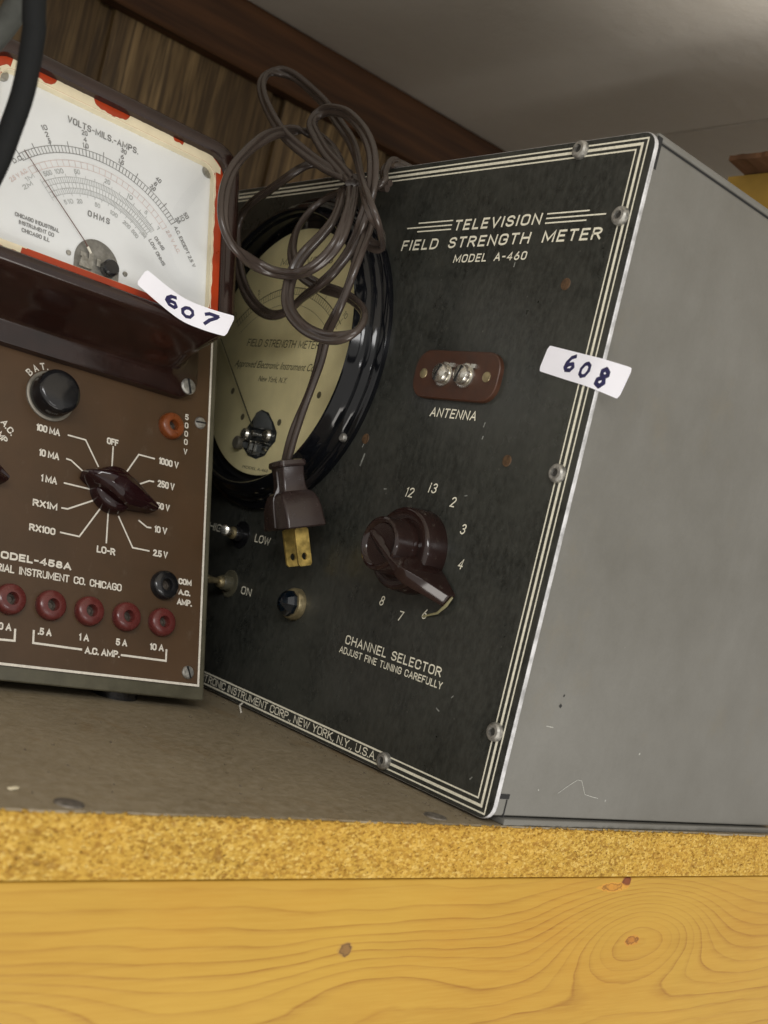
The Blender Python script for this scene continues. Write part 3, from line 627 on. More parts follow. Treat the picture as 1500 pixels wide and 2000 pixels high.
# antenna terminal board
ax, az = 0.0793, 0.1585
mb = MB(T4); mb.loft([rrect(ax-0.0245, ax+0.0245, az-0.0098, az+0.0098, 0.0075, n) for n in (0.0, 0.0020)]+[rrect(ax-0.0242, ax+0.0242, az-0.0095, az+0.0095, 0.0073, 0.0023)], False, True)
at = mb.build('antenna_terminal', MTERM, fsm)
for dx in (-0.0062, 0.0062):
    mb = MB(T4); mb.lathe([(0.0050, 0.0023), (0.0050, 0.0030), (0.0047, 0.0031), (0.0040, 0.0031), (0.0040, 0.0046), (0.0036, 0.0056), (0.0022, 0.0063), (0.0003, 0.0065)], ax+dx, az, 28)
    a = 1.2; c, s_ = math.cos(a), math.sin(a)
    sc = mb.build('terminal_screw', MNICKEL, at)
    mb = MB(T4); X = ax+dx
    mb.loft([[(X-0.0034*c+0.0004*s_, n, az-0.0034*s_-0.0004*c), (X+0.0034*c+0.0004*s_, n, az+0.0034*s_-0.0004*c), (X+0.0034*c-0.0004*s_, n, az+0.0034*s_+0.0004*c), (X-0.0034*c-0.0004*s_, n, az-0.0034*s_+0.0004*c)] for n in (0.0048, 0.00662)], True, True)
    mb.build('screw_slot', MDARK, sc, smooth=False)
    mb = MB(T4); mb.box(X+0.0030, X+0.0056, 0.0024, 0.0034, az+0.0030, az+0.0046); mb.build('solder_tab', MNICKEL, at)
for dx in (-0.0187, 0.0182):
    mb = MB(T4); mb.lathe([(0.0021, 0.0023), (0.0020, 0.0026), (0.0004, 0.0028)], ax+dx, az, 20); mb.build('rivet', MBRASS, at)
# channel knob: skirt, hub and a pointer arm across it
mb = MB(T4); mb.lathe([(0.0150, 0.0), (0.0172, 0.0), (0.0173, 0.0006), (0.0166, 0.0090), (0.0162, 0.0098), (0.0154, 0.0102), (0.0120, 0.0102), (0.0116, 0.0100)], *KC, 72, cap1=True)
kn = mb.build('channel_knob', MCHKNOB, fsm, ang=40)
mb = MB(T4); mb.lathe([(0.0114, 0.0098), (0.0108, 0.0195), (0.0105, 0.0204), (0.0098, 0.0208), (0.0090, 0.0206), (0.0080, 0.0195), (0.0005, 0.0192)], *KC, 64); mb.build('knob_hub', MCHKNOB, kn, ang=40)
kt = T4 @ Matrix.Translation((KC[0], 0, KC[1])) @ Matrix.Rotation(math.radians(30), 4, 'Y')
mb = MB(kt)
prof = [(-0.0090, 0.0202, 0.0030, 0.0002), (-0.0070, 0.0209, 0.0034, 0.0003), (0.0, 0.0213, 0.0040, 0.0005), (0.0100, 0.0214, 0.0046, 0.0008), (0.0150, 0.0210, 0.0048, 0.0014), (0.0180, 0.0204, 0.0049, 0.0023), (0.0205, 0.0186, 0.0047, 0.0028), (0.0255, 0.0112, 0.0041, 0.0027), (0.0300, 0.0056, 0.0035, 0.0025), (0.0308, 0.0042, 0.0033, 0.0024)]
base = lambda x: 0.0180 if x < 0.0090 else (0.0100 if x < 0.0160 else 0.0012)
mb.loft([[(x, base(x), -w_), (x, nt, -t_), (x, nt, t_), (x, base(x), w_)] for x, nt, w_, t_ in prof], True, True)
mb.build('pointer_arm', MCHKNOB, kn, bevel=0.0003)
mb = MB(T4); mb.tube([(0.1085, 0.0030, 0.0735), (0.1062, 0.0030, 0.0700), (0.1015, 0.0020, 0.0662), (0.0925, 0.0008, 0.0632)], [0.0004, 0.0007, 0.0005, 0.0003], 8); mb.build('cursor_sliver', MSTRAW, kn)
# toggle switches
def toggle(x, z, tip, mat):
    mb = MB(T4); mb.lathe([(0.0066, 0.0), (0.0066, 0.0005), (0.0058, 0.0006), (0.0056, 0.0003), (0.0036, 0.0003), (0.0036, 0.0044), (0.0033, 0.0049), (0.0020, 0.0050)], x, z, 32)
    sw = mb.build('toggle_switch', MBLK if mat is MNICKEL else MOLIVE, fsm)
    mb = MB(T4); P = Vector((x, 0.0048, z)); Q = Vector(tip)
    mb.tube([tuple(P.lerp(Q, t)) for t in (0, 0.3, 0.6, 0.85, 0.93, 0.98, 1.0)], [0.0012, 0.0014, 0.0018, 0.0024, 0.0026, 0.0020, 0.0008], 14); mb.build('lever', mat, sw)
    mb = MB(T4); mb.lathe([(0.0030, 0.0048), (0.0030, 0.0056), (0.0024, 0.0070), (0.0013, 0.0075)], x, z, 24); mb.build('bushing', MBRASS, sw)
toggle(-0.0455, 0.0755, (-0.0350, 0.0165, 0.0763), MNICKEL)
toggle(-0.0455, 0.0515, (-0.0410, 0.0185, 0.0522), MBRASS)
# jewel pilot lamp
mb = MB(T4); mb.lathe([(0.0072, 0.0), (0.0072, 0.0022), (0.0066, 0.0034), (0.0056, 0.0036)], 0.0098, 0.0520, 40, cap1=False); jl = mb.build('pilot_lamp', MBRASS, fsm)
mb = MB(T4); mb.lathe([(0.0060, 0.0030), (0.0058, 0.0052), (0.0042, 0.0076), (0.0018, 0.0090), (0.0001, 0.0093)], 0.0098, 0.0520, 9); mb.build('jewel', MJEWEL, jl, smooth=False)
# 608 lot sticker: stuck to the panel, its right end hangs over the edge
def sticker(name, parent, T, stations, digits, label, thick=0.00018):
    """stations: (s, top(x,n,z), bottom(x,n,z))"""
    def at(s, t, lift=0.0):
        n = len(stations)-1
        for i in range(n):
            if s <= stations[i+1][0] or i == n-1:
                a, b = stations[i], stations[i+1]; f = (s-a[0])/(b[0]-a[0])
                p = [stations[max(i-1, 0)], a, b, stations[min(i+2, n)]]
                def cr(k, c):
                    q0, q1, q2, q3 = (p[j][k][c] for j in range(4)); m1 = (q2-q0)/2; m2 = (q3-q1)/2
                    return q1+m1*f+(3*(q2-q1)-2*m1-m2)*f*f+(2*(q1-q2)+m1+m2)*f**3
                tp = [cr(1, c) for c in range(3)]; bt = [cr(2, c) for c in range(3)]
                return (bt[0]+(tp[0]-bt[0])*t, bt[1]+(tp[1]-bt[1])*t+lift, bt[2]+(tp[2]-bt[2])*t)
    mb = MB(T); N = 40; rows = []
    for i in range(N+1):
        s = i/N; e = min(s, 1-s)*4.2; c = 0.0 if e >= 0.17 else 0.16*(1-math.sqrt(max(0, 1-((0.17-e)/0.17)**2)))
        rows.append([at(s, c), at(s, 0.5), at(s, 1-c)])
    for lift in (0.0, thick):
        idx = [[mb.p(q[0], q[1]+lift, q[2]) for q in r] for r in rows]
        for a, b in zip(idx, idx[1:]):
            for j in range(2): mb.f.append((a[j], b[j], b[j+1], a[j+1]))
        if lift == 0: first = idx
    for i in range(N):
        mb.f.append((first[i][0], first[i+1][0], idx[i+1][0], idx[i][0])); mb.f.append((first[i][2], idx[i][2], idx[i+1][2], first[i+1][2]))
    o = mb.build(name, MSTICK, parent, ang=60); o['label'] = label
    pen = MB(T)
    for pts, wd in digits:
        for a, b in zip(pts, pts[1:]):
            A, B = Vector(a), Vector(b); ln = 4.2
            d = Vector(((B.x-A.x)*ln, B.y-A.y)); d.normalize(); nx = Vector((-d.y/ln, d.x))*wd/2; A2 = A-Vector((d.x/ln, d.y))*wd*0.25; B2 = B+Vector((d.x/ln, d.y))*wd*0.25
            _k[0] = (_k[0]+1) % 7
            pen.poly([at(q.x, q.y, thick+0.00004+_k[0]*0.000006) for q in (A2+nx, A2-nx, B2-nx, B2+nx)])
    pen.build('handwritten_number', MPEN, o, smooth=False)
    return o
def dig(pts, x0, z0, sx, sz, wd=0.11): return ([(x0+a*sx, z0+b*sz) for a, b in pts], wd)
six = [(0.75, 1.0), (0.35, 0.85), (0.08, 0.5), (0.05, 0.2), (0.3, 0.02), (0.75, 0.08), (0.95, 0.3), (0.75, 0.5), (0.4, 0.42), (0.15, 0.22)]
zero = [(0.55, 0.98), (0.25, 0.85), (0.05, 0.5), (0.12, 0.15), (0.4, 0.0), (0.75, 0.12), (0.95, 0.5), (0.85, 0.85), (0.55, 0.98), (0.35, 0.92)]
eight = [(0.80, 0.86), (0.55, 1.0), (0.3, 0.85), (0.35, 0.65), (0.65, 0.5), (0.8, 0.25), (0.55, 0.0), (0.2, 0.1), (0.2, 0.32), (0.55, 0.52), (0.85, 0.7), (0.80, 0.86)]
seven = [(0.02, 0.80), (0.30, 0.95), (0.95, 0.92), (0.85, 0.75), (0.45, 0.42), (0.15, 0.0)]
sticker('lot_sticker', fsm, T4, [(0.0, (0.1240, 0.0002, 0.1722), (0.1219, 0.0002, 0.1625)), (0.35, (0.1380, 0.0003, 0.1700), (0.1352, 0.0003, 0.1600)), (0.66, (0.1508, 0.0004, 0.1680), (0.1480, 0.0004, 0.1576)), (1.0, (0.1640, -0.0012, 0.1656), (0.1608, -0.0014, 0.1545))],
        [dig(six, 0.30, 0.30, 0.10, 0.56, 0.14), dig(zero, 0.49, 0.26, 0.10, 0.48, 0.13), dig(eight, 0.69, 0.14, 0.11, 0.58, 0.15)], 'white lot sticker handwritten 608')

# ================================================================ brown multimeter
mtilt, myaw = -0.338785, 0.040012
Rm = Matrix.Rotation(myaw, 3, 'Z')
mm = empty('multimeter', tuple(Vector((-0.032971, 0.146556, 0))+Rm @ Vector((-0.08, 0, 0))), myaw)
tag(mm, 'brown sloping-front multimeter with white dial in orange bezel, red jacks and sticker 607', 'meter')
TM = Matrix.Translation((0, 0, 0.004)) @ Matrix.Rotation(mtilt, 4, 'X')
mb = MB(); sn, cs = math.sin(-mtilt), math.cos(mtilt)
side = [(0.0, 0.004), (0.262*sn, 0.004+0.262*cs), (0.262*sn+0.012, 0.004+0.262*cs+0.002), (0.175, 0.22), (0.175, 0.004)]
mb.loft([[(x, -y, z) for y, z in side] for x in (-0.08, 0.08)], True, True); mb.build('case', MOLIVE, mm, bevel=0.0016)
mb = MB(TM); mb.loft([rrect(-0.0766, 0.0766, 0.0060, 0.2585, 0.0012, n) for n in (-0.001, 0.0006)], False, True); mb.build('front_panel', MBROWN, mm)
for x in (-0.055, 0.045):
    for y in (0.014, 0.155):
        mb = MB(Matrix.Translation((x, y, 0)) @ Matrix.Rotation(-PI/2, 4, 'X').inverted()); mb = MB(Matrix.Translation((x, y, 0)))
        mb.loft([[(0.009*math.cos(2*PI*i/24), 0.009*math.sin(2*PI*i/24), z) for i in range(24)] for z in (0.0, 0.0045)], True, True); mb.build('foot', MBLK, mm)
NP = 0.0007
bo = MB(TM); bo.stroke([(-0.0760, 0.0066), (0.0759, 0.0066), (0.0759, 0.2578), (-0.0760, 0.2578), (-0.0760, 0.0066)], 0.0010, NP, True); bo.build('border_line', MWHITEINK, mm, smooth=False)
AM = letters(TM, mm, MWHITEINK)
for s_, x0, x1, z, h in (('100 MA', -0.0061, 0.0042, 0.1011, 0.0030), ('10 MA', -0.0042, 0.0046, 0.0910, 0.0030), ('1 MA', -0.0026, 0.0044, 0.0807, 0.0030), ('RX1M', -0.0053, 0.0053, 0.0701, 0.0029), ('RX100', -0.0060, 0.0052, 0.0599, 0.0029),
        ('LO-R', 0.0238, 0.0324, 0.0563, 0.0030), ('OFF', 0.0254, 0.0309, 0.1033, 0.0029), ('1000 V', 0.0509, 0.0610, 0.1004, 0.0031), ('250 V', 0.0508, 0.0594, 0.0901, 0.0032), ('50 V', 0.0507, 0.0575, 0.0803, 0.0030), ('10 V', 0.0504, 0.0567, 0.0698, 0.0030), ('2.5 V', 0.0503, 0.0576, 0.0594, 0.0030),
        ('COM', 0.0636, 0.0703, 0.0493, 0.0027), ('A.C.', 0.0638, 0.0699, 0.0447, 0.0024), ('AMP.', 0.0633, 0.0709, 0.0403, 0.0028), ('.5 A', 0.0008, 0.0066, 0.0194, 0.0029), ('1 A', 0.0184, 0.0229, 0.0193, 0.0029), ('5 A', 0.0350, 0.0403, 0.0193, 0.0029), ('10 A', 0.0511, 0.0579, 0.0193, 0.0029), ('0 A', -0.0153, -0.0100, 0.0194, 0.0029), ('A.C. AMP.', 0.0213, 0.0371, 0.0143, 0.0029)):
    AM(text, s_, x0, x1, z, h, 0.00066, NP, gap=0.24, space=0.32)
AM(text, 'M', -0.0208, -0.0176, 0.0469, 0.0030, 0.00075, NP)
AM(text, 'ODEL-458A', -0.0166, 0.0131, 0.0469, 0.0030, 0.00075, NP, gap=0.26)
AM(text, 'CHICAGO INDUST', -0.0440, -0.0188, 0.0418, 0.0031, 0.00055, NP, gap=0.22, space=0.6)
AM(text, 'RIAL INSTRUMENT CO. CHICAGO', -0.0178, 0.0363, 0.0418, 0.0031, 0.00055, NP, gap=0.22, space=0.6)
for s_, z in (('5', 0.1252), ('0', 0.1213), ('0', 0.1174), ('0', 0.1136), ('V', 0.1091)): AM(rtext, s_, 0.0641, z, 0.0019, 0.0027, 0.0005, NP)
for s_, a in (('B', 142), ('A', 126), ('T', 110), ('.', 100)):
    r = 0.0122; AM(rtext, s_, -0.0012+r*math.cos(math.radians(a)), 0.1170+r*math.sin(math.radians(a)), 0.0021 if s_ != '.' else 0.0006, 0.0030, 0.00055, NP, rot=math.radians(a-90))
AM(rtext, 'A.C.', -0.0178, 0.0993, 0.0066, 0.0028, 0.00055, NP, rot=-0.75); AM(rtext, 'AMP', -0.0205, 0.0955, 0.0066, 0.0028, 0.00055, NP, rot=-0.75)
for pts in ([(0.0079, 0.1026), (0.0157, 0.1025), (0.0222, 0.0926)], [(0.0079, 0.0925), (0.0099, 0.0923), (0.0197, 0.0863)], [(0.0076, 0.0822), (0.0196, 0.0821)], [(0.0073, 0.0717), (0.0098, 0.0718), (0.0217, 0.0781)], [(0.0074, 0.0616), (0.0157, 0.0614), (0.0244, 0.0751)], [(0.0280, 0.0739), (0.0280, 0.0611)], [(0.0285, 0.1026), (0.0285, 0.0933)],
            [(0.0486, 0.1022), (0.0409, 0.1022), (0.0357, 0.0935)], [(0.0488, 0.0919), (0.0467, 0.0918), (0.0416, 0.0891)], [(0.0427, 0.0734), (0.0467, 0.0713), (0.0486, 0.0714)], [(0.0330, 0.0732), (0.0404, 0.0612), (0.0483, 0.0612)]):
    mb = MB(TM); mb.stroke(pts, 0.00066, NP); mb.build('dial_line', MWHITEINK, mm, smooth=False)
for pts in ([(-0.0009, 0.0207), (-0.0008, 0.0160), (0.0198, 0.0158)], [(0.0380, 0.0156), (0.0592, 0.0155), (0.0592, 0.0201)], [(-0.0085, 0.0202), (-0.0084, 0.0159), (-0.0145, 0.0157)]):
    mb = MB(TM); mb.stroke(pts, 0.00085, NP); mb.build('bracket_line', MWHITEINK, mm, smooth=False)
# selector knobs
def selector(x, z, ang):
    mb = MB(TM); mb.lathe([(0.0100, 0.0006), (0.0101, 0.0018), (0.0096, 0.0048), (0.0088, 0.0060), (0.0070, 0.0066), (0.0003, 0.0068)], x, z, 48); k = mb.build('selector_knob', MKNOB, mm, ang=50)
    t = TM @ Matrix.Translation((x, 0, z)) @ Matrix.Rotation(-math.radians(ang), 4, 'Y')
    mb = MB(t); st = []
    for i in range(25):
        q = i/24; u = -0.0150+0.0345*q
        hw = 0.0014+0.0044*min(1.0, (q/0.45)**0.8)*min(1.0, ((1-q)/0.42)**0.9)
        top = 0.0078+0.0050*min(1, q/0.25)**0.7*min(1, (1-q)/0.55)
        st.append([(u, 0.0012, -hw*1.1), (u, top-0.0022, -hw), (u, top-0.0004, -hw*0.62), (u, top, -hw*0.36), (u, top-0.0003, 0.0), (u, top, hw*0.36), (u, top-0.0004, hw*0.62), (u, top-0.0022, hw), (u, 0.0012, hw*1.1)])
    mb.loft(st, True, True); mb.build('finger_bar', MKNOB, k, ang=28)
selector(0.0288, 0.0835, -14); selector(-0.0372, 0.0835, -20)
mb = MB(TM); mb.lathe([(0.0104, 0.0006), (0.0104, 0.0014), (0.0098, 0.0017), (0.0090, 0.0016)], -0.0012, 0.1168, 48); bk = mb.build('battery_knob', simple('dull_ring', (0.26, 0.24, 0.20), 0.5, 0.4, var=0.3, scale=250), mm)
mb = MB(TM); mb.lathe([(0.0092, 0.0015), (0.0093, 0.0020), (0.0090, 0.0086), (0.0083, 0.0098), (0.0070, 0.0102), (0.0003, 0.0103)], -0.0012, 0.1168, 48); mb.build('knob_cap', MBLK, bk, ang=45)
def jack(x, z, mat, r=0.0060, label=None):
    mb = MB(TM); mb.lathe([(r, 0.0006), (r*1.02, 0.0016), (r*0.97, 0.0034), (r*0.85, 0.0042), (r*0.42, 0.0042), (r*0.38, 0.0036), (r*0.36, 0.0010)], x, z, 40, cap1=False)
    j = mb.build('jack', mat, mm, ang=50)
    if label: j['label'] = label
    mb = MB(TM); mb.lathe([(r*0.365, 0.0012), (r*0.22, 0.0013), (r*0.2, 0.0009), (0.0001, 0.0008)], x, z, 16); mb.build('socket', simple('jack_socket', (0.10, 0.085, 0.07), 0.4, 0.6, var=0.5, scale=500) if 'jack_socket' not in bpy.data.materials else bpy.data.materials['jack_socket'], j)
for x in (-0.0633, -0.0462, -0.0291, -0.0120, 0.0049, 0.0216, 0.0386, 0.0556): jack(x, 0.0314, MRED)
jack(0.0556, 0.1186, MORJ, 0.0058, 'orange jack marked 5000 V'); jack(0.0560, 0.0474, MBLK, 0.0062, 'black jack marked COM')
def slot_screw(x, z, n, r, a):
    mb = MB(TM); mb.lathe([(r, n), (r*0.98, n+0.0005), (r*0.8, n+0.0011), (r*0.1, n+0.0013)], x, z, 26); s_ = mb.build('panel_screw', MSTEEL, mm)
    c, q = math.cos(a), math.sin(a); wd = r*0.13
    mb = MB(TM); mb.loft([[(x-r*.9*c+wd*q, k, z-r*.9*q-wd*c), (x+r*.9*c+wd*q, k, z+r*.9*q-wd*c), (x+r*.9*c-wd*q, k, z+r*.9*q+wd*c), (x-r*.9*c-wd*q, k, z-r*.9*q+wd*c)] for k in (n+0.0004, n+0.00138)], True, True); mb.build('screw_slot', MDARK, s_, smooth=False)
slot_screw(0.0711, 0.1243, 0.0006, 0.0028, 0.1); slot_screw(0.0703, 0.0117, 0.0006, 0.0029, -1.2); slot_screw(-0.0703, 0.0117, 0.0006, 0.0029, 0.7); slot_screw(-0.0711, 0.1243, 0.0006, 0.0028, 0.5)
# meter housing
def hl(hw, z0, z1, r, n): return rrect(-hw, hw, z0, z1, r, n)
mb = MB(TM)
mb.loft([hl(0.0662, 0.1320, 0.2530, 0.010, 0.0006), hl(0.0662, 0.1320, 0.2530, 0.010, 0.0046), hl(0.0650, 0.1335, 0.2515, 0.010, 0.0058), hl(0.0600, 0.1385, 0.2465, 0.011, 0.0062), hl(0.0578, 0.1410, 0.2440, 0.012, 0.0085), hl(0.0575, 0.1430, 0.2420, 0.012, 0.020), hl(0.0588, 0.1448, 0.2400, 0.012, 0.032), hl(0.0602, 0.1462, 0.2385, 0.012, 0.0370), hl(0.0602, 0.1468, 0.2375, 0.012, 0.0388), hl(0.0594, 0.1478, 0.2362, 0.0115, 0.0401), hl(0.0570, 0.1496, 0.2345, 0.010, 0.0406), hl(0.0545, 0.1512, 0.2325, 0.009, 0.0404), hl(0.0533, 0.1522, 0.2308, 0.008, 0.0396), hl(0.0528, 0.1526, 0.2302, 0.008, 0.0360)], False, False)
ho = mb.build('meter_housing', MBAK, mm, ang=50)
slot_screw(0.0606, 0.1372, 0.0058, 0.0037, -1.35); slot_screw(-0.0606, 0.1372, 0.0058, 0.0037, 0.4)
mb = MB(TM); mb.loft([hl(0.0530, 0.1524, 0.2304, 0.008, 0.0372), hl(0.0488, 0.1562, 0.2262, 0.006, 0.0372)]); tag(mb.build('bezel', MORANGE, ho, smooth=False), 'orange painted bezel')
mb = MB(TM); mb.loft([hl(0.0488, 0.1562, 0.2262, 0.006, 0.0372), hl(0.0486, 0.1564, 0.2260, 0.006, 0.0370), hl(0.0486, 0.1564, 0.2260, 0.006, 0.0338)]); mb.build('window_edge', MCREAM, ho)
# cream paint left on the bezel, ragged where it has flaked
mb = MB(TM); prev = None
def ragged(x):
    j = 0.00022*math.sin(x*900)+0.00018*math.sin(x*2300+1)
    if x < -0.0445: return 0.2266+j
    if -0.0352 < x < -0.0268: return 0.2284-0.0014*math.sin(PI*(x+0.0352)/0.0084)+j
    if -0.0098 < x < 0.0056: return 0.2268+0.0022*abs((x+0.002)/0.0077)**4+j
    if 0.0275 < x < 0.032: return 0.2288+j
    return 0.2304+j*0.3
N = 130
for i in range(N+1):
    x = -0.0515+0.1030*i/N; zi = 0.2262 if abs(x) < 0.0428 else 0.2262-0.006+math.sqrt(max(0, 0.006**2-(min(0.006, abs(x)-0.0428))**2))
    if abs(x) > 0.0487: zi = 0.2235
    zo = max(zi+0.00005, ragged(x)-(0 if abs(x) < 0.047 else (abs(x)-0.047)*0.9))
    cur = (mb.p(x, 0.03732, zi), mb.p(x, 0.03732, zo))
    if prev: mb.f.append((prev[0], cur[0], cur[1], prev[1]))
    prev = cur
for sgn, wdt in ((1, 0.0005), (-1, 0.0012)):
    prev = None
    for i in range(41):
        z = 0.1600+0.0640*i/40; wv = wdt+0.0003*math.sin(z*700)*math.sin(z*231)
        cur = (mb.p(sgn*0.0488, 0.03732, z), mb.p(sgn*(0.0488+wv), 0.03732, z))
        if prev: mb.f.append((prev[0], cur[0], cur[1], prev[1]))
        prev = cur
prev = None
for i in range(31):
    x = -0.0520+0.0190*i/30; zo = 0.1527+0.0010*abs(math.sin(x*620)) if x < -0.0355 else 0.1558
    cur = (mb.p(x, 0.03732, zo), mb.p(x, 0.03732, 0.1562))
    if prev: mb.f.append((prev[0], cur[0], cur[1], prev[1]))
    prev = cur
mb.build('cream_paint', MCREAM, ho, smooth=False)
mb = MB(TM); mb.loft([hl(0.0500, 0.1550, 0.2275, 0.004, 0.0335), hl(0.0500, 0.1550, 0.2275, 0.004, 0.0340)], False, True); df = mb.build('dial_face', MDIAL, ho)
mb = MB(TM); mb.poly([(-0.0524, 0.03695, 0.1530), (0.0524, 0.03695, 0.1530), (0.0524, 0.03695, 0.2298), (-0.0524, 0.03695, 0.2298)]); mb.build('dial_glass', MGLASS, ho, smooth=False)
ND = 0.0342; ac = (-0.003, 0.1605)
PA = lambda r, a: (ac[0]+r*math.cos(math.radians(a)), ac[1]+r*math.sin(math.radians(a)))
def arcs(mb, r, w_, a0=135.5, a1=43.9): mb.stroke([PA(r, a0+(a1-a0)*i/46) for i in range(47)], w_, ND)
b1 = MB(TM); b2 = MB(TM); b3 = MB(TM)
arcs(b1, 0.0487, 0.00024); arcs(b1, 0.0459, 0.00024)
for i in range(51):
    a = 135.5-91.6*i/50; r1 = 0.0505 if i % 5 == 0 else 0.0487
    b1.stroke([PA(0.0459, a), PA(r1, a)], 0.00024 if i % 5 else 0.00032, ND+0.00001)
arcs(b2, 0.0430, 0.00020); arcs(b2, 0.0404, 0.00020)
for i in range(26):
    a = 135.5-91.6*i/25; b2.stroke([PA(0.0404, a), PA(0.0430, a)], 0.00022, ND+0.00001)
for r in (0.0362, 0.0340, 0.0318, 0.0297): arcs(b3, r, 0.0002, 133, 46)
for i in range(70):
    q = i/69; a = 133-87*(q**0.8)
    b3.stroke([PA(0.0340 if i % 2 else 0.0318, a), PA(0.0362 if i % 5 else 0.0374, a)], 0.0002, ND+0.00001)
    b3.stroke([PA(0.0297 if i % 5 else 0.0286, a), PA(0.0318, a)], 0.0002, ND+0.00001)
def rad(mb, s_, r, a, wdt, h, sw=0.00034, turn=0): x, z = PA(r, a); rtext(mb, s_, x, z, wdt, h, sw, ND, rot=math.radians(a-90+turn))
for i, (p, q, r_) in enumerate((('10', '2', '.5'), ('20', '4', '1.0'), ('30', '6', '1.5'), ('40', '8', '2.0'), ('50', '10', '2.5'))):
    a = 135.5-18.32*(i+1)
    for s_, rr in ((p, 0.0570), (q, 0.0543), (r_, 0.0517)):
        rad(b1, s_, rr-0.0012, a, 0.0011*len(s_.replace('.', ''))+0.0004, 0.0021)
text(b1, 'VOLTS-MILS.-AMPS.', -0.0192, 0.0128, 0.2170, 0.0029, 0.00048, ND, gap=0.3)
text(b1, 'OHMS', -0.0079, 0.0019, 0.1809, 0.0026, 0.00048, ND, gap=0.5)
text(b1, 'CHICAGO INDUSTRIAL', -0.0373, -0.0192, 0.1690, 0.0017, 0.00032, ND); text(b1, 'INSTRUMENT CO', -0.0355, -0.0212, 0.1664, 0.0017, 0.00032, ND); text(b1, 'CHICAGO ILL', -0.0342, -0.0228, 0.1637, 0.0017, 0.00032, ND)
for s_, a in (('500', 126), ('100', 118), ('50', 106), ('20', 86), ('10', 70), ('5', 57), ('1', 46)): rad(b3, s_, 0.0386, a, 0.0013*len(s_), 0.0020)
for s_, a in (('5', 123), ('10', 118), ('20', 109), ('50', 92), ('100', 76), ('200', 62), ('500', 52)): rad(b3, s_, 0.0266, a, 0.0012*len(s_), 0.0019)
def along(mb, s_, p, q, h, sw=0.00032):
    ln = math.hypot(q[0]-p[0], q[1]-p[1]); rtext(mb, s_, (p[0]+q[0])/2, (p[1]+q[1])/2, ln, h, sw, ND, rot=math.atan2(q[1]-p[1], q[0]-p[0]))
along(b1, 'A.C. EXCEPT 2.5 V', (0.0322, 0.1922), (0.0424, 0.1775), 0.0019); along(b2, '2.5 V A.C.', (0.0283, 0.1888), (0.0346, 0.1810), 0.0019)
along(b1, 'OHMS', (0.0228, 0.1838), (0.0272, 0.1796), 0.0018); along(b1, 'LOW OHMS', (0.0204, 0.1817), (0.0278, 0.1728), 0.0018)
along(b1, 'D.C.', (-0.0398, 0.1905), (-0.0362, 0.1940), 0.0018); along(b2, '2.5 V A.C.', (-0.0402, 0.1825), (-0.0340, 0.1895), 0.0018); along(b3, '1M', (-0.0342, 0.1852), (-0.0312, 0.1884), 0.0018); along(b3, '2M', (-0.0350, 0.1815), (-0.0316, 0.1850), 0.0018); rad(b3, '1M', 0.0300, 47, 0.0024, 0.0018)
b1.build('dial_print', MINK, df, smooth=False); b2.build('red_scale', MREDINK, df, smooth=False); b3.build('ohm_scale', MINKL, df, smooth=False)
# window over the movement
mb = MB(TM); mb.poly([(-0.0026+0.0098*math.cos(math.radians(a)), 0.03425, 0.1617+0.0105*math.sin(math.radians(a))) for a in range(0, 181, 9)]+[(-0.0124, 0.03425, 0.1565), (0.0072, 0.03425, 0.1565)]); mv = mb.build('movement_window', MMOVE, df, smooth=False)
mb = MB(TM)
for x0, x1, z0, z1, n in ((-0.0105, -0.0050, 0.1585, 0.1602, 0.0352), (-0.0065, -0.0045, 0.1600, 0.1655, 0.0350), (-0.0030, -0.0014, 0.1610, 0.1640, 0.0350), (-0.0100, -0.0075, 0.1630, 0.1648, 0.0347)): mb.box(x0, x1, 0.0343, n, z0, z1)
mb.lathe([(0.0022, 0.0343), (0.0020, 0.0350), (0.0003, 0.0354)], -0.0080, 0.1612, 18); mb.build('movement', MSTEEL, df)
mb = MB(TM); mb.lathe([(0.0034, 0.0344), (0.0034, 0.0376), (0.0028, 0.0384), (0.0016, 0.0382), (0.0003, 0.0382)], 0.0021, 0.1612, 28); mb.build('zero_screw', MBLK, ho)
for x in (-0.0148, 0.0100):
    mb = MB(TM); mb.lathe([(0.0011, 0.0342), (0.0009, 0.0347), (0.0002, 0.0348)], x, 0.1624, 16); mb.build('dial_screw', MSTEEL, df)
for x in (-0.0470, 0.0470):
    mb = MB(TM); mb.lathe([(0.0028, 0.0341), (0.0026, 0.0348), (0.0004, 0.0350)], x, 0.2240, 24); mb.build('dial_screw', MSTEEL, df)
mb = MB(TM); mb.tube([(-0.0062, 0.0354, 0.1655), (-0.0090, 0.0354, 0.1692), (-0.0363, 0.0354, 0.1965)], [0.0004, 0.0002, 0.00014], 8); mb.build('needle', MNEEDLE, df)
mb = MB(TM); mb.tube([(-0.0075, 0.0354, 0.1672), (-0.0060, 0.0354, 0.1650)], 0.0005, 8); mb.build('needle_hub', MWHITEINK, df)
sticker('lot_sticker', mm, TM, [(0.0, (0.0137, 0.0440, 0.1622), (0.0096, 0.0438, 0.1546)), (0.42, (0.0315, 0.0416, 0.1578), (0.0300, 0.0416, 0.1480)), (0.72, (0.0445, 0.0420, 0.1568), (0.0420, 0.0420, 0.1465)), (1.0, (0.0578, 0.0432, 0.1571), (0.0532, 0.0432, 0.1465))],
        [dig(six, 0.29, 0.28, 0.11, 0.50, 0.14), dig(zero, 0.455, 0.26, 0.13, 0.42, 0.14), dig(seven, 0.715, 0.28, 0.12, 0.52, 0.15)], 'white lot sticker handwritten 607')

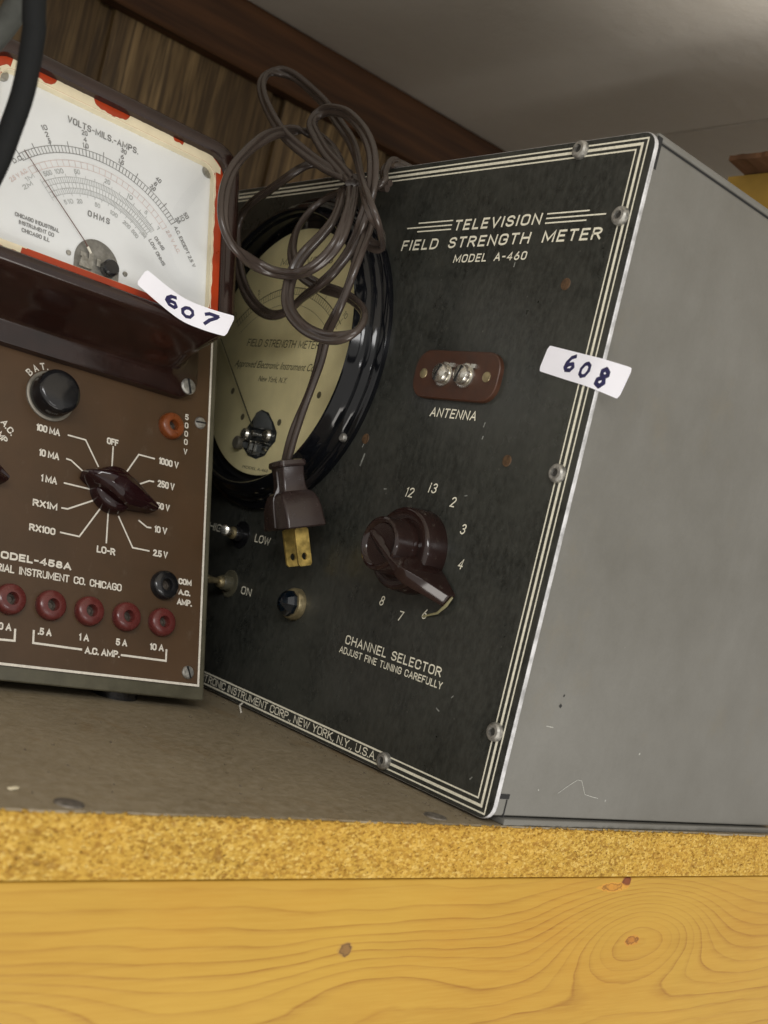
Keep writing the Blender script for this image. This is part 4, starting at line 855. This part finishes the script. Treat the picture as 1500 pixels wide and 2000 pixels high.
# ================================================================ power cord of the black meter, looped over its top edge
cord = empty('power_cord', tuple(fsm.location), byaw-PI/2)
tag(cord, 'brown two-wire power cord knotted in loops over the black meter, plug hanging down', 'cord')
SP = [
    [(0.010,0.17,0.2525),(0.007,0.12,0.2522),(0.005,0.06,0.2522),(0.003,0.02,0.2530),(0.003,0.006,0.2535),(0.006,-0.004,0.2505),(0.014,-0.011,0.2420),(0.0225,-0.0155,0.2355),(0.019,-0.017,0.2338),(0.0030,-0.014,0.2373)],
    [(0.022,-0.013,0.2353),(0.0095,-0.014,0.2367),(0.0012,-0.018,0.2382),(-0.0128,-0.022,0.2424),(-0.0287,-0.026,0.2499),(-0.0438,-0.03,0.2588),(-0.0581,-0.03,0.2695),(-0.0717,-0.028,0.2802),(-0.0833,-0.024,0.2901),(-0.0911,-0.018,0.2987),(-0.0898,-0.012,0.3028),(-0.0821,-0.008,0.301),(-0.072,-0.004,0.295),(-0.0583,-0.002,0.2863),(-0.0391,-0.004,0.2732),(-0.0215,-0.008,0.2621),(-0.0052,-0.014,0.2508),(0.0117,-0.022,0.2391),(0.0314,-0.032,0.2263),(0.0422,-0.036,0.2181),(0.0463,-0.034,0.2118),(0.0427,-0.027,0.2092),(0.0358,-0.0195,0.2085),(0.0322,-0.0165,0.2074),(0.0305,-0.0172,0.2062),(0.0270,-0.0185,0.2075),(0.0212,-0.019,0.2112),(0.0152,-0.018,0.2171)],
    [(0.0006,-0.018,0.2375),(-0.0069,-0.02,0.2432),(-0.0197,-0.02,0.2509),(-0.0349,-0.018,0.2617),(-0.0437,-0.016,0.2686),(-0.046,-0.014,0.2737),(-0.0422,-0.012,0.2767),(-0.0335,-0.012,0.2758),(-0.0232,-0.012,0.2728),(-0.0101,-0.014,0.2659),(0.0041,-0.018,0.2572),(0.0162,-0.022,0.248),(0.0255,-0.026,0.2393),(0.0307,-0.028,0.231),(0.0318,-0.028,0.2239),(0.0306,-0.028,0.2185),(0.0301,-0.028,0.2135),(0.026,-0.026,0.2084),(0.024,-0.026,0.2029),(0.023,-0.028,0.1972),(0.0211,-0.03,0.1915),(0.0151,-0.03,0.1875),(0.0057,-0.028,0.1847),(-0.0032,-0.026,0.1823),(-0.0087,-0.026,0.178),(-0.0144,-0.027,0.175),(-0.0245,-0.026,0.175),(-0.0375,-0.024,0.1781),(-0.0511,-0.022,0.1839),(-0.063,-0.02,0.1911),(-0.0701,-0.02,0.1988),(-0.0729,-0.022,0.2076),(-0.0774,-0.022,0.2166),(-0.0775,-0.022,0.2231),(-0.0746,-0.022,0.2276),(-0.0641,-0.024,0.2311),(-0.0543,-0.024,0.2347),(-0.0441,-0.024,0.2387),(-0.0374,-0.022,0.2438),(-0.0351,-0.018,0.248),(-0.0309,-0.014,0.2501),(-0.0226,-0.012,0.2479),(-0.0099,-0.012,0.2429)],
    [(0.0048,-0.02,0.2353),(-0.0094,-0.016,0.2434),(-0.0195,-0.014,0.2512),(-0.0302,-0.012,0.2581),(-0.0386,-0.012,0.2626),(-0.045,-0.013,0.2655),(-0.0477,-0.018,0.2651),(-0.0458,-0.026,0.2615),(-0.0356,-0.04,0.2528),(-0.0261,-0.052,0.2427),(-0.0205,-0.06,0.2336),(-0.0157,-0.066,0.2245),(-0.0104,-0.07,0.2149),(-0.0057,-0.072,0.2072),(-0.0033,-0.072,0.2011),(-0.002,-0.07,0.1958),(-0.0008,-0.066,0.1912),(-0.0014,-0.06,0.1893),(-0.004,-0.052,0.1887),(-0.0025,-0.046,0.1879),(0.0008,-0.042,0.1879),(0.0067,-0.04,0.1881),(0.0152,-0.04,0.1887),(0.0197,-0.038,0.192),(0.0235,-0.036,0.1969),(0.0257,-0.034,0.2035),(0.0246,-0.032,0.2104),(0.0227,-0.03,0.2173),(0.0168,-0.026,0.2248),(0.0096,-0.022,0.2315)],
    [(-0.0019,-0.016,0.2353),(-0.0127,-0.013,0.2352),(-0.0226,-0.012,0.2341),(-0.0275,-0.014,0.2298),(-0.0285,-0.018,0.2223),(-0.026,-0.022,0.2146),(-0.02,-0.026,0.2068),(-0.0131,-0.029,0.2001),(-0.0082,-0.029,0.1949),(-0.0033,-0.027,0.1915),(0.0035,-0.025,0.1889),(0.0102,-0.023,0.1873),(0.018,-0.022,0.186),(0.0273,-0.022,0.1833),(0.0385,-0.024,0.1786),(0.0471,-0.028,0.1734),(0.0513,-0.032,0.1678),(0.0509,-0.036,0.1637),(0.0448,-0.038,0.1618),(0.0339,-0.038,0.1628),(0.0227,-0.038,0.1656),(0.012,-0.038,0.1706),(0.0057,-0.038,0.1762),(0.0033,-0.038,0.1824),(0.0022,-0.037,0.189),(0.0028,-0.036,0.195),(0.0054,-0.034,0.2013),(0.0068,-0.03,0.2084),(0.0087,-0.028,0.2142),(0.0054,-0.024,0.2217),(-0.0002,-0.02,0.2294),(-0.0062,-0.016,0.2351)],
    [(0.0112,-0.018,0.234),(0.0217,-0.021,0.2248),(0.0283,-0.023,0.217),(0.0314,-0.025,0.21),(0.033,-0.027,0.2037),(0.0345,-0.029,0.196),(0.0347,-0.03,0.1882),(0.0332,-0.03,0.1817),(0.0312,-0.03,0.1762),(0.0263,-0.028,0.1718),(0.0212,-0.026,0.1672),(0.0185,-0.024,0.1559),(0.0167,-0.024,0.1436),(0.0156,-0.025,0.1337),(0.0133,-0.025,0.1231),(0.0122,-0.0245,0.1164),(0.0108,-0.0236,0.1095)],
]
TW = [(0.2, 0.3, 7), (0.25, 0.35, 3), (0.15, 0.45, 2), (1.05, 0.4, 4), (0.35, 0.4, 3), (0.1, 0.25, 3)]
mb = MB(T4); LC = 0.00135; RC = 0.00142
prof = [(LC+RC*math.cos(math.radians(a)), RC*math.sin(math.radians(a))) for a in range(-145, 146, 29)]+[(-LC+RC*math.cos(math.radians(a)), RC*math.sin(math.radians(a))) for a in range(35, 326, 29)]
for sp, (t0, ta, tf) in zip(SP, TW):
    P = [Vector(q) for q in sp]; F = []
    for i in range(len(P)-1):
        p0, p1, p2, p3 = P[max(i-1, 0)], P[i], P[i+1], P[min(i+2, len(P)-1)]
        k = max(2, int((p2-p1).length/0.0012))
        for j in range(k):
            t = j/k; F.append(0.5*((2*p1)+(p2-p0)*t+(2*p0-5*p1+4*p2-p3)*t*t+(3*p1-p0-3*p2+p3)*t**3))
    F.append(P[-1])
    for _ in range(7): F = [F[0]]+[(F[i-1]+F[i]*2+F[i+1])/4 for i in range(1, len(F)-1)]+[F[-1]]
    loops = []; pw = None; m = len(F)
    for i, q in enumerate(F):
        t = (F[min(i+1, m-1)]-F[max(i-1, 0)]).normalized(); nn = Vector((0, -1, 0)); wv = t.cross(nn)
        wv = wv.normalized() if (wv.length > 0.25 or not pw) else (pw-t*pw.dot(t)).normalized()
        if pw and wv.dot(pw) < 0: wv = -wv
        if pw: wv = (wv*0.35+pw*0.65); wv = (wv-t*wv.dot(t)).normalized()
        pw = wv; bv = t.cross(wv); a = t0+ta*math.sin(tf*2*PI*i/m); c, s_ = math.cos(a), math.sin(a)
        wd = wv*c+bv*s_; th = bv*c-wv*s_
        loops.append([(v.x, -v.y, v.z) for v in (q+wd*x+th*y for x, y in prof)])
    mb.loft(loops, True, True)
mb.build('cable', MCORD, cord, ang=50)
# plug: collar, pinched waist, flared grip
pt, pb = Vector((0.0108, -0.0235, 0.1122)), Vector((0.0172, -0.0150, 0.0832))
ax_ = (pb-pt).normalized(); sx = Vector((0.982, -0.19, 0)); sx = (sx-ax_*sx.dot(ax_)).normalized(); sy = ax_.cross(sx)
def pl(mb, st):
    loops = []
    for d, hw, ht, r in st:
        o_ = pt+ax_*d; loops.append([(v.x, -v.y, v.z) for v in (o_+sx*x+sy*y for x, _, y in rrect(-hw, hw, -ht, ht, min(r, hw*.98, ht*.98), 0, 5))])
    mb.loft(loops, True, True)
mb = MB(T4); pl(mb, [(0.0, 0.0060, 0.0046, 0.0022), (0.0005, 0.0074, 0.0060, 0.0022), (0.0022, 0.0077, 0.0062, 0.0020), (0.0029, 0.0074, 0.0058, 0.0014), (0.0032, 0.0064, 0.0052, 0.0010), (0.0070, 0.0058, 0.0050, 0.0010), (0.0110, 0.0060, 0.0052, 0.0010), (0.0134, 0.0066, 0.0055, 0.0010), (0.0139, 0.0072, 0.0068, 0.0010), (0.0150, 0.0084, 0.0078, 0.0012), (0.0175, 0.0104, 0.0084, 0.0012), (0.0205, 0.0124, 0.0085, 0.0012), (0.0260, 0.0134, 0.0087, 0.0012), (0.0288, 0.0140, 0.0089, 0.0010), (0.0294, 0.0136, 0.0085, 0.0010)])
pg = mb.build('plug', MPLUG, cord, ang=27)
mb = MB(T4)
for sg in (-1, 1):
    lp = []
    for d, ht in ((0.0045, 0.0053), (0.0110, 0.0054), (0.0160, 0.0082), (0.0200, 0.0087), (0.0282, 0.0090)):
        o_ = pt+ax_*d; lp.append([(v.x, -v.y, v.z) for v in (o_+sx*x+sy*y*sg for x, y in ((-0.0009, ht-0.001), (-0.0004, ht+0.0003), (0.0004, ht+0.0003), (0.0009, ht-0.001)))])
    mb.loft(lp, True, True)
mb.build('mould_seam', MPLUG, pg, ang=30)
for sg in (-1, 1):
    # blade with a hole: ring of quads round the hole, then thickness
    mb = MB(T4); o_ = pt+sx*sg*0.0062
    def bp(y, d, th): v = o_+ax_*d+sy*y+sx*th; return (v.x, -v.y, v.z)
    K = 24; out = []; inn = []; hc = 0.0415
    for k in range(K):
        a = 2*PI*k/K; c, s_ = math.cos(a), math.sin(a); f = min(0.0031/max(1e-9, abs(c)), (0.0041 if s_ > 0 else 0.0135)/max(1e-9, abs(s_)))
        out.append((c*f, hc+s_*f)); inn.append((c*0.0012, hc+s_*0.0016))
    for q in (out,):
        pass
    L4 = [mb.loop([bp(y, d, th) for y, d in ring]) for ring, th in ((inn, -0.0007), (out, -0.0007), (out, 0.0007), (inn, 0.0007))]
    for a, b in zip(L4, L4[1:]+L4[:1]): mb.bridge(a, b)
    mb.build('blade', MBLADE, pg, smooth=False)

# ================================================================ cables hanging at the upper left
def cable(name, pts, r, mat, label):
    P = [Vector(q) for q in pts]; F = []
    for i in range(len(P)-1):
        p0, p1, p2, p3 = P[max(i-1, 0)], P[i], P[i+1], P[min(i+2, len(P)-1)]
        for j in range(8):
            t = j/8; F.append(0.5*((2*p1)+(p2-p0)*t+(2*p0-5*p1+4*p2-p3)*t*t+(3*p1-p0-3*p2+p3)*t**3))
    F.append(P[-1]); mb = MB(); mb.tube([(v.x, -v.y, v.z) for v in F], r, 20)
    return tag(mb.build(name, mat), label, 'cable')
cable('hanging_cable', [(-0.235, 0.02, 0.403), (-0.222, 0.035, 0.33), (-0.2085, 0.047, 0.250), (-0.1982, 0.0537, 0.2100), (-0.1959, 0.0554, 0.2032), (-0.1945, 0.0576, 0.1951), (-0.1936, 0.0598, 0.1868), (-0.1937, 0.0624, 0.1776), (-0.1944, 0.0657, 0.1655), (-0.1975, 0.0696, 0.150), (-0.207, 0.074, 0.11), (-0.222, 0.074, 0.05), (-0.245, 0.068, 0.008), (-0.29, 0.06, 0.0036), (-0.36, 0.055, 0.0036)], 0.0032, MCABLE, 'black rubber cable hanging in front of the multimeter dial')
cable('grey_cable', [(-0.16, 0.10, 0.403), (-0.170, 0.095, 0.30), (-0.1800, 0.094, 0.2500), (-0.1864, 0.0976, 0.2314), (-0.1880, 0.1010, 0.2215), (-0.1900, 0.1040, 0.2145), (-0.1940, 0.1071, 0.2060), (-0.206, 0.112, 0.185), (-0.232, 0.114, 0.12), (-0.262, 0.110, 0.04), (-0.29, 0.10, 0.0040), (-0.36, 0.09, 0.0040)], 0.0038, MGCABLE, 'grey cable hanging behind the black cable in the upper left corner')

# ---------------------------------------------------------------- carton parts (far right, behind the grey case)
def cpart(name, quad, th, mat, lab=None):
    mb = MB(); A, B, C_, D_ = [Vector(q) for q in quad]; nn = (B-A).cross(D_-A).normalized()*th
    mb.loft([[(v.x, -v.y, v.z) for v in (A, B, C_, D_)], [(v.x, -v.y, v.z) for v in (A+nn, B+nn, C_+nn, D_+nn)]], True, True)
    o = mb.build(name, mat, None, smooth=False); o.parent = ct; o.matrix_parent_inverse = Matrix.Translation(-Vector(ct.location))
    if lab: o['label'] = lab
    return o

cpart('side_wall', [(0.2167, 0.136, 0.0), (0.2167, 0.012, 0.0), (0.2167, 0.012, 0.331), (0.2167, 0.136, 0.331)], 0.003, MCARD)
cpart('side_wall', [(0.40, 0.012, 0.0), (0.40, 0.136, 0.0), (0.40, 0.136, 0.331), (0.40, 0.012, 0.331)], 0.003, MCARD)
cpart('back_wall', [(0.2205, 0.136, 0.0), (0.2205, 0.136, 0.33), (0.396, 0.136, 0.33), (0.396, 0.136, 0.0)], -0.003, MCARD)
cpart('front_wall', [(0.2205, 0.012, 0.0), (0.2205, 0.012, 0.33), (0.396, 0.012, 0.33), (0.396, 0.012, 0.0)], 0.003, MCARD)
mb = MB(); E1 = []; E2 = []
for i in range(40):
    q = i/39; y = 0.126-0.106*q; j = random.uniform(-0.0008, 0.0008)
    E1.append((0.1985+0.004*q+j, y, 0.3330+0.0012*q+random.uniform(-0.0005, 0.0005))); E2.append((0.2164, y, 0.3312))
for th, w_ in ((0.0, 0), (0.0028, 1)):
    a = [mb.p(x, -y, z+th) for x, y, z in E1]; b = [mb.p(x, -y, z+th) for x, y, z in E2]
    for i in range(39): mb.f.append((a[i], a[i+1], b[i+1], b[i]))
    if w_:
        for i in range(39): mb.f.append((pa[i], pa[i+1], a[i+1], a[i]))
        mb.f.append((pa[0], a[0], b[0], pb[0])); mb.f.append((pa[-1], pb[-1], b[-1], a[-1]))
    pa, pb = a, b
o = mb.build('torn_flap', MCARDIN, None, smooth=False); o.parent = ct; o.matrix_parent_inverse = Matrix.Translation(-Vector(ct.location)); o['label'] = 'torn brown flap'
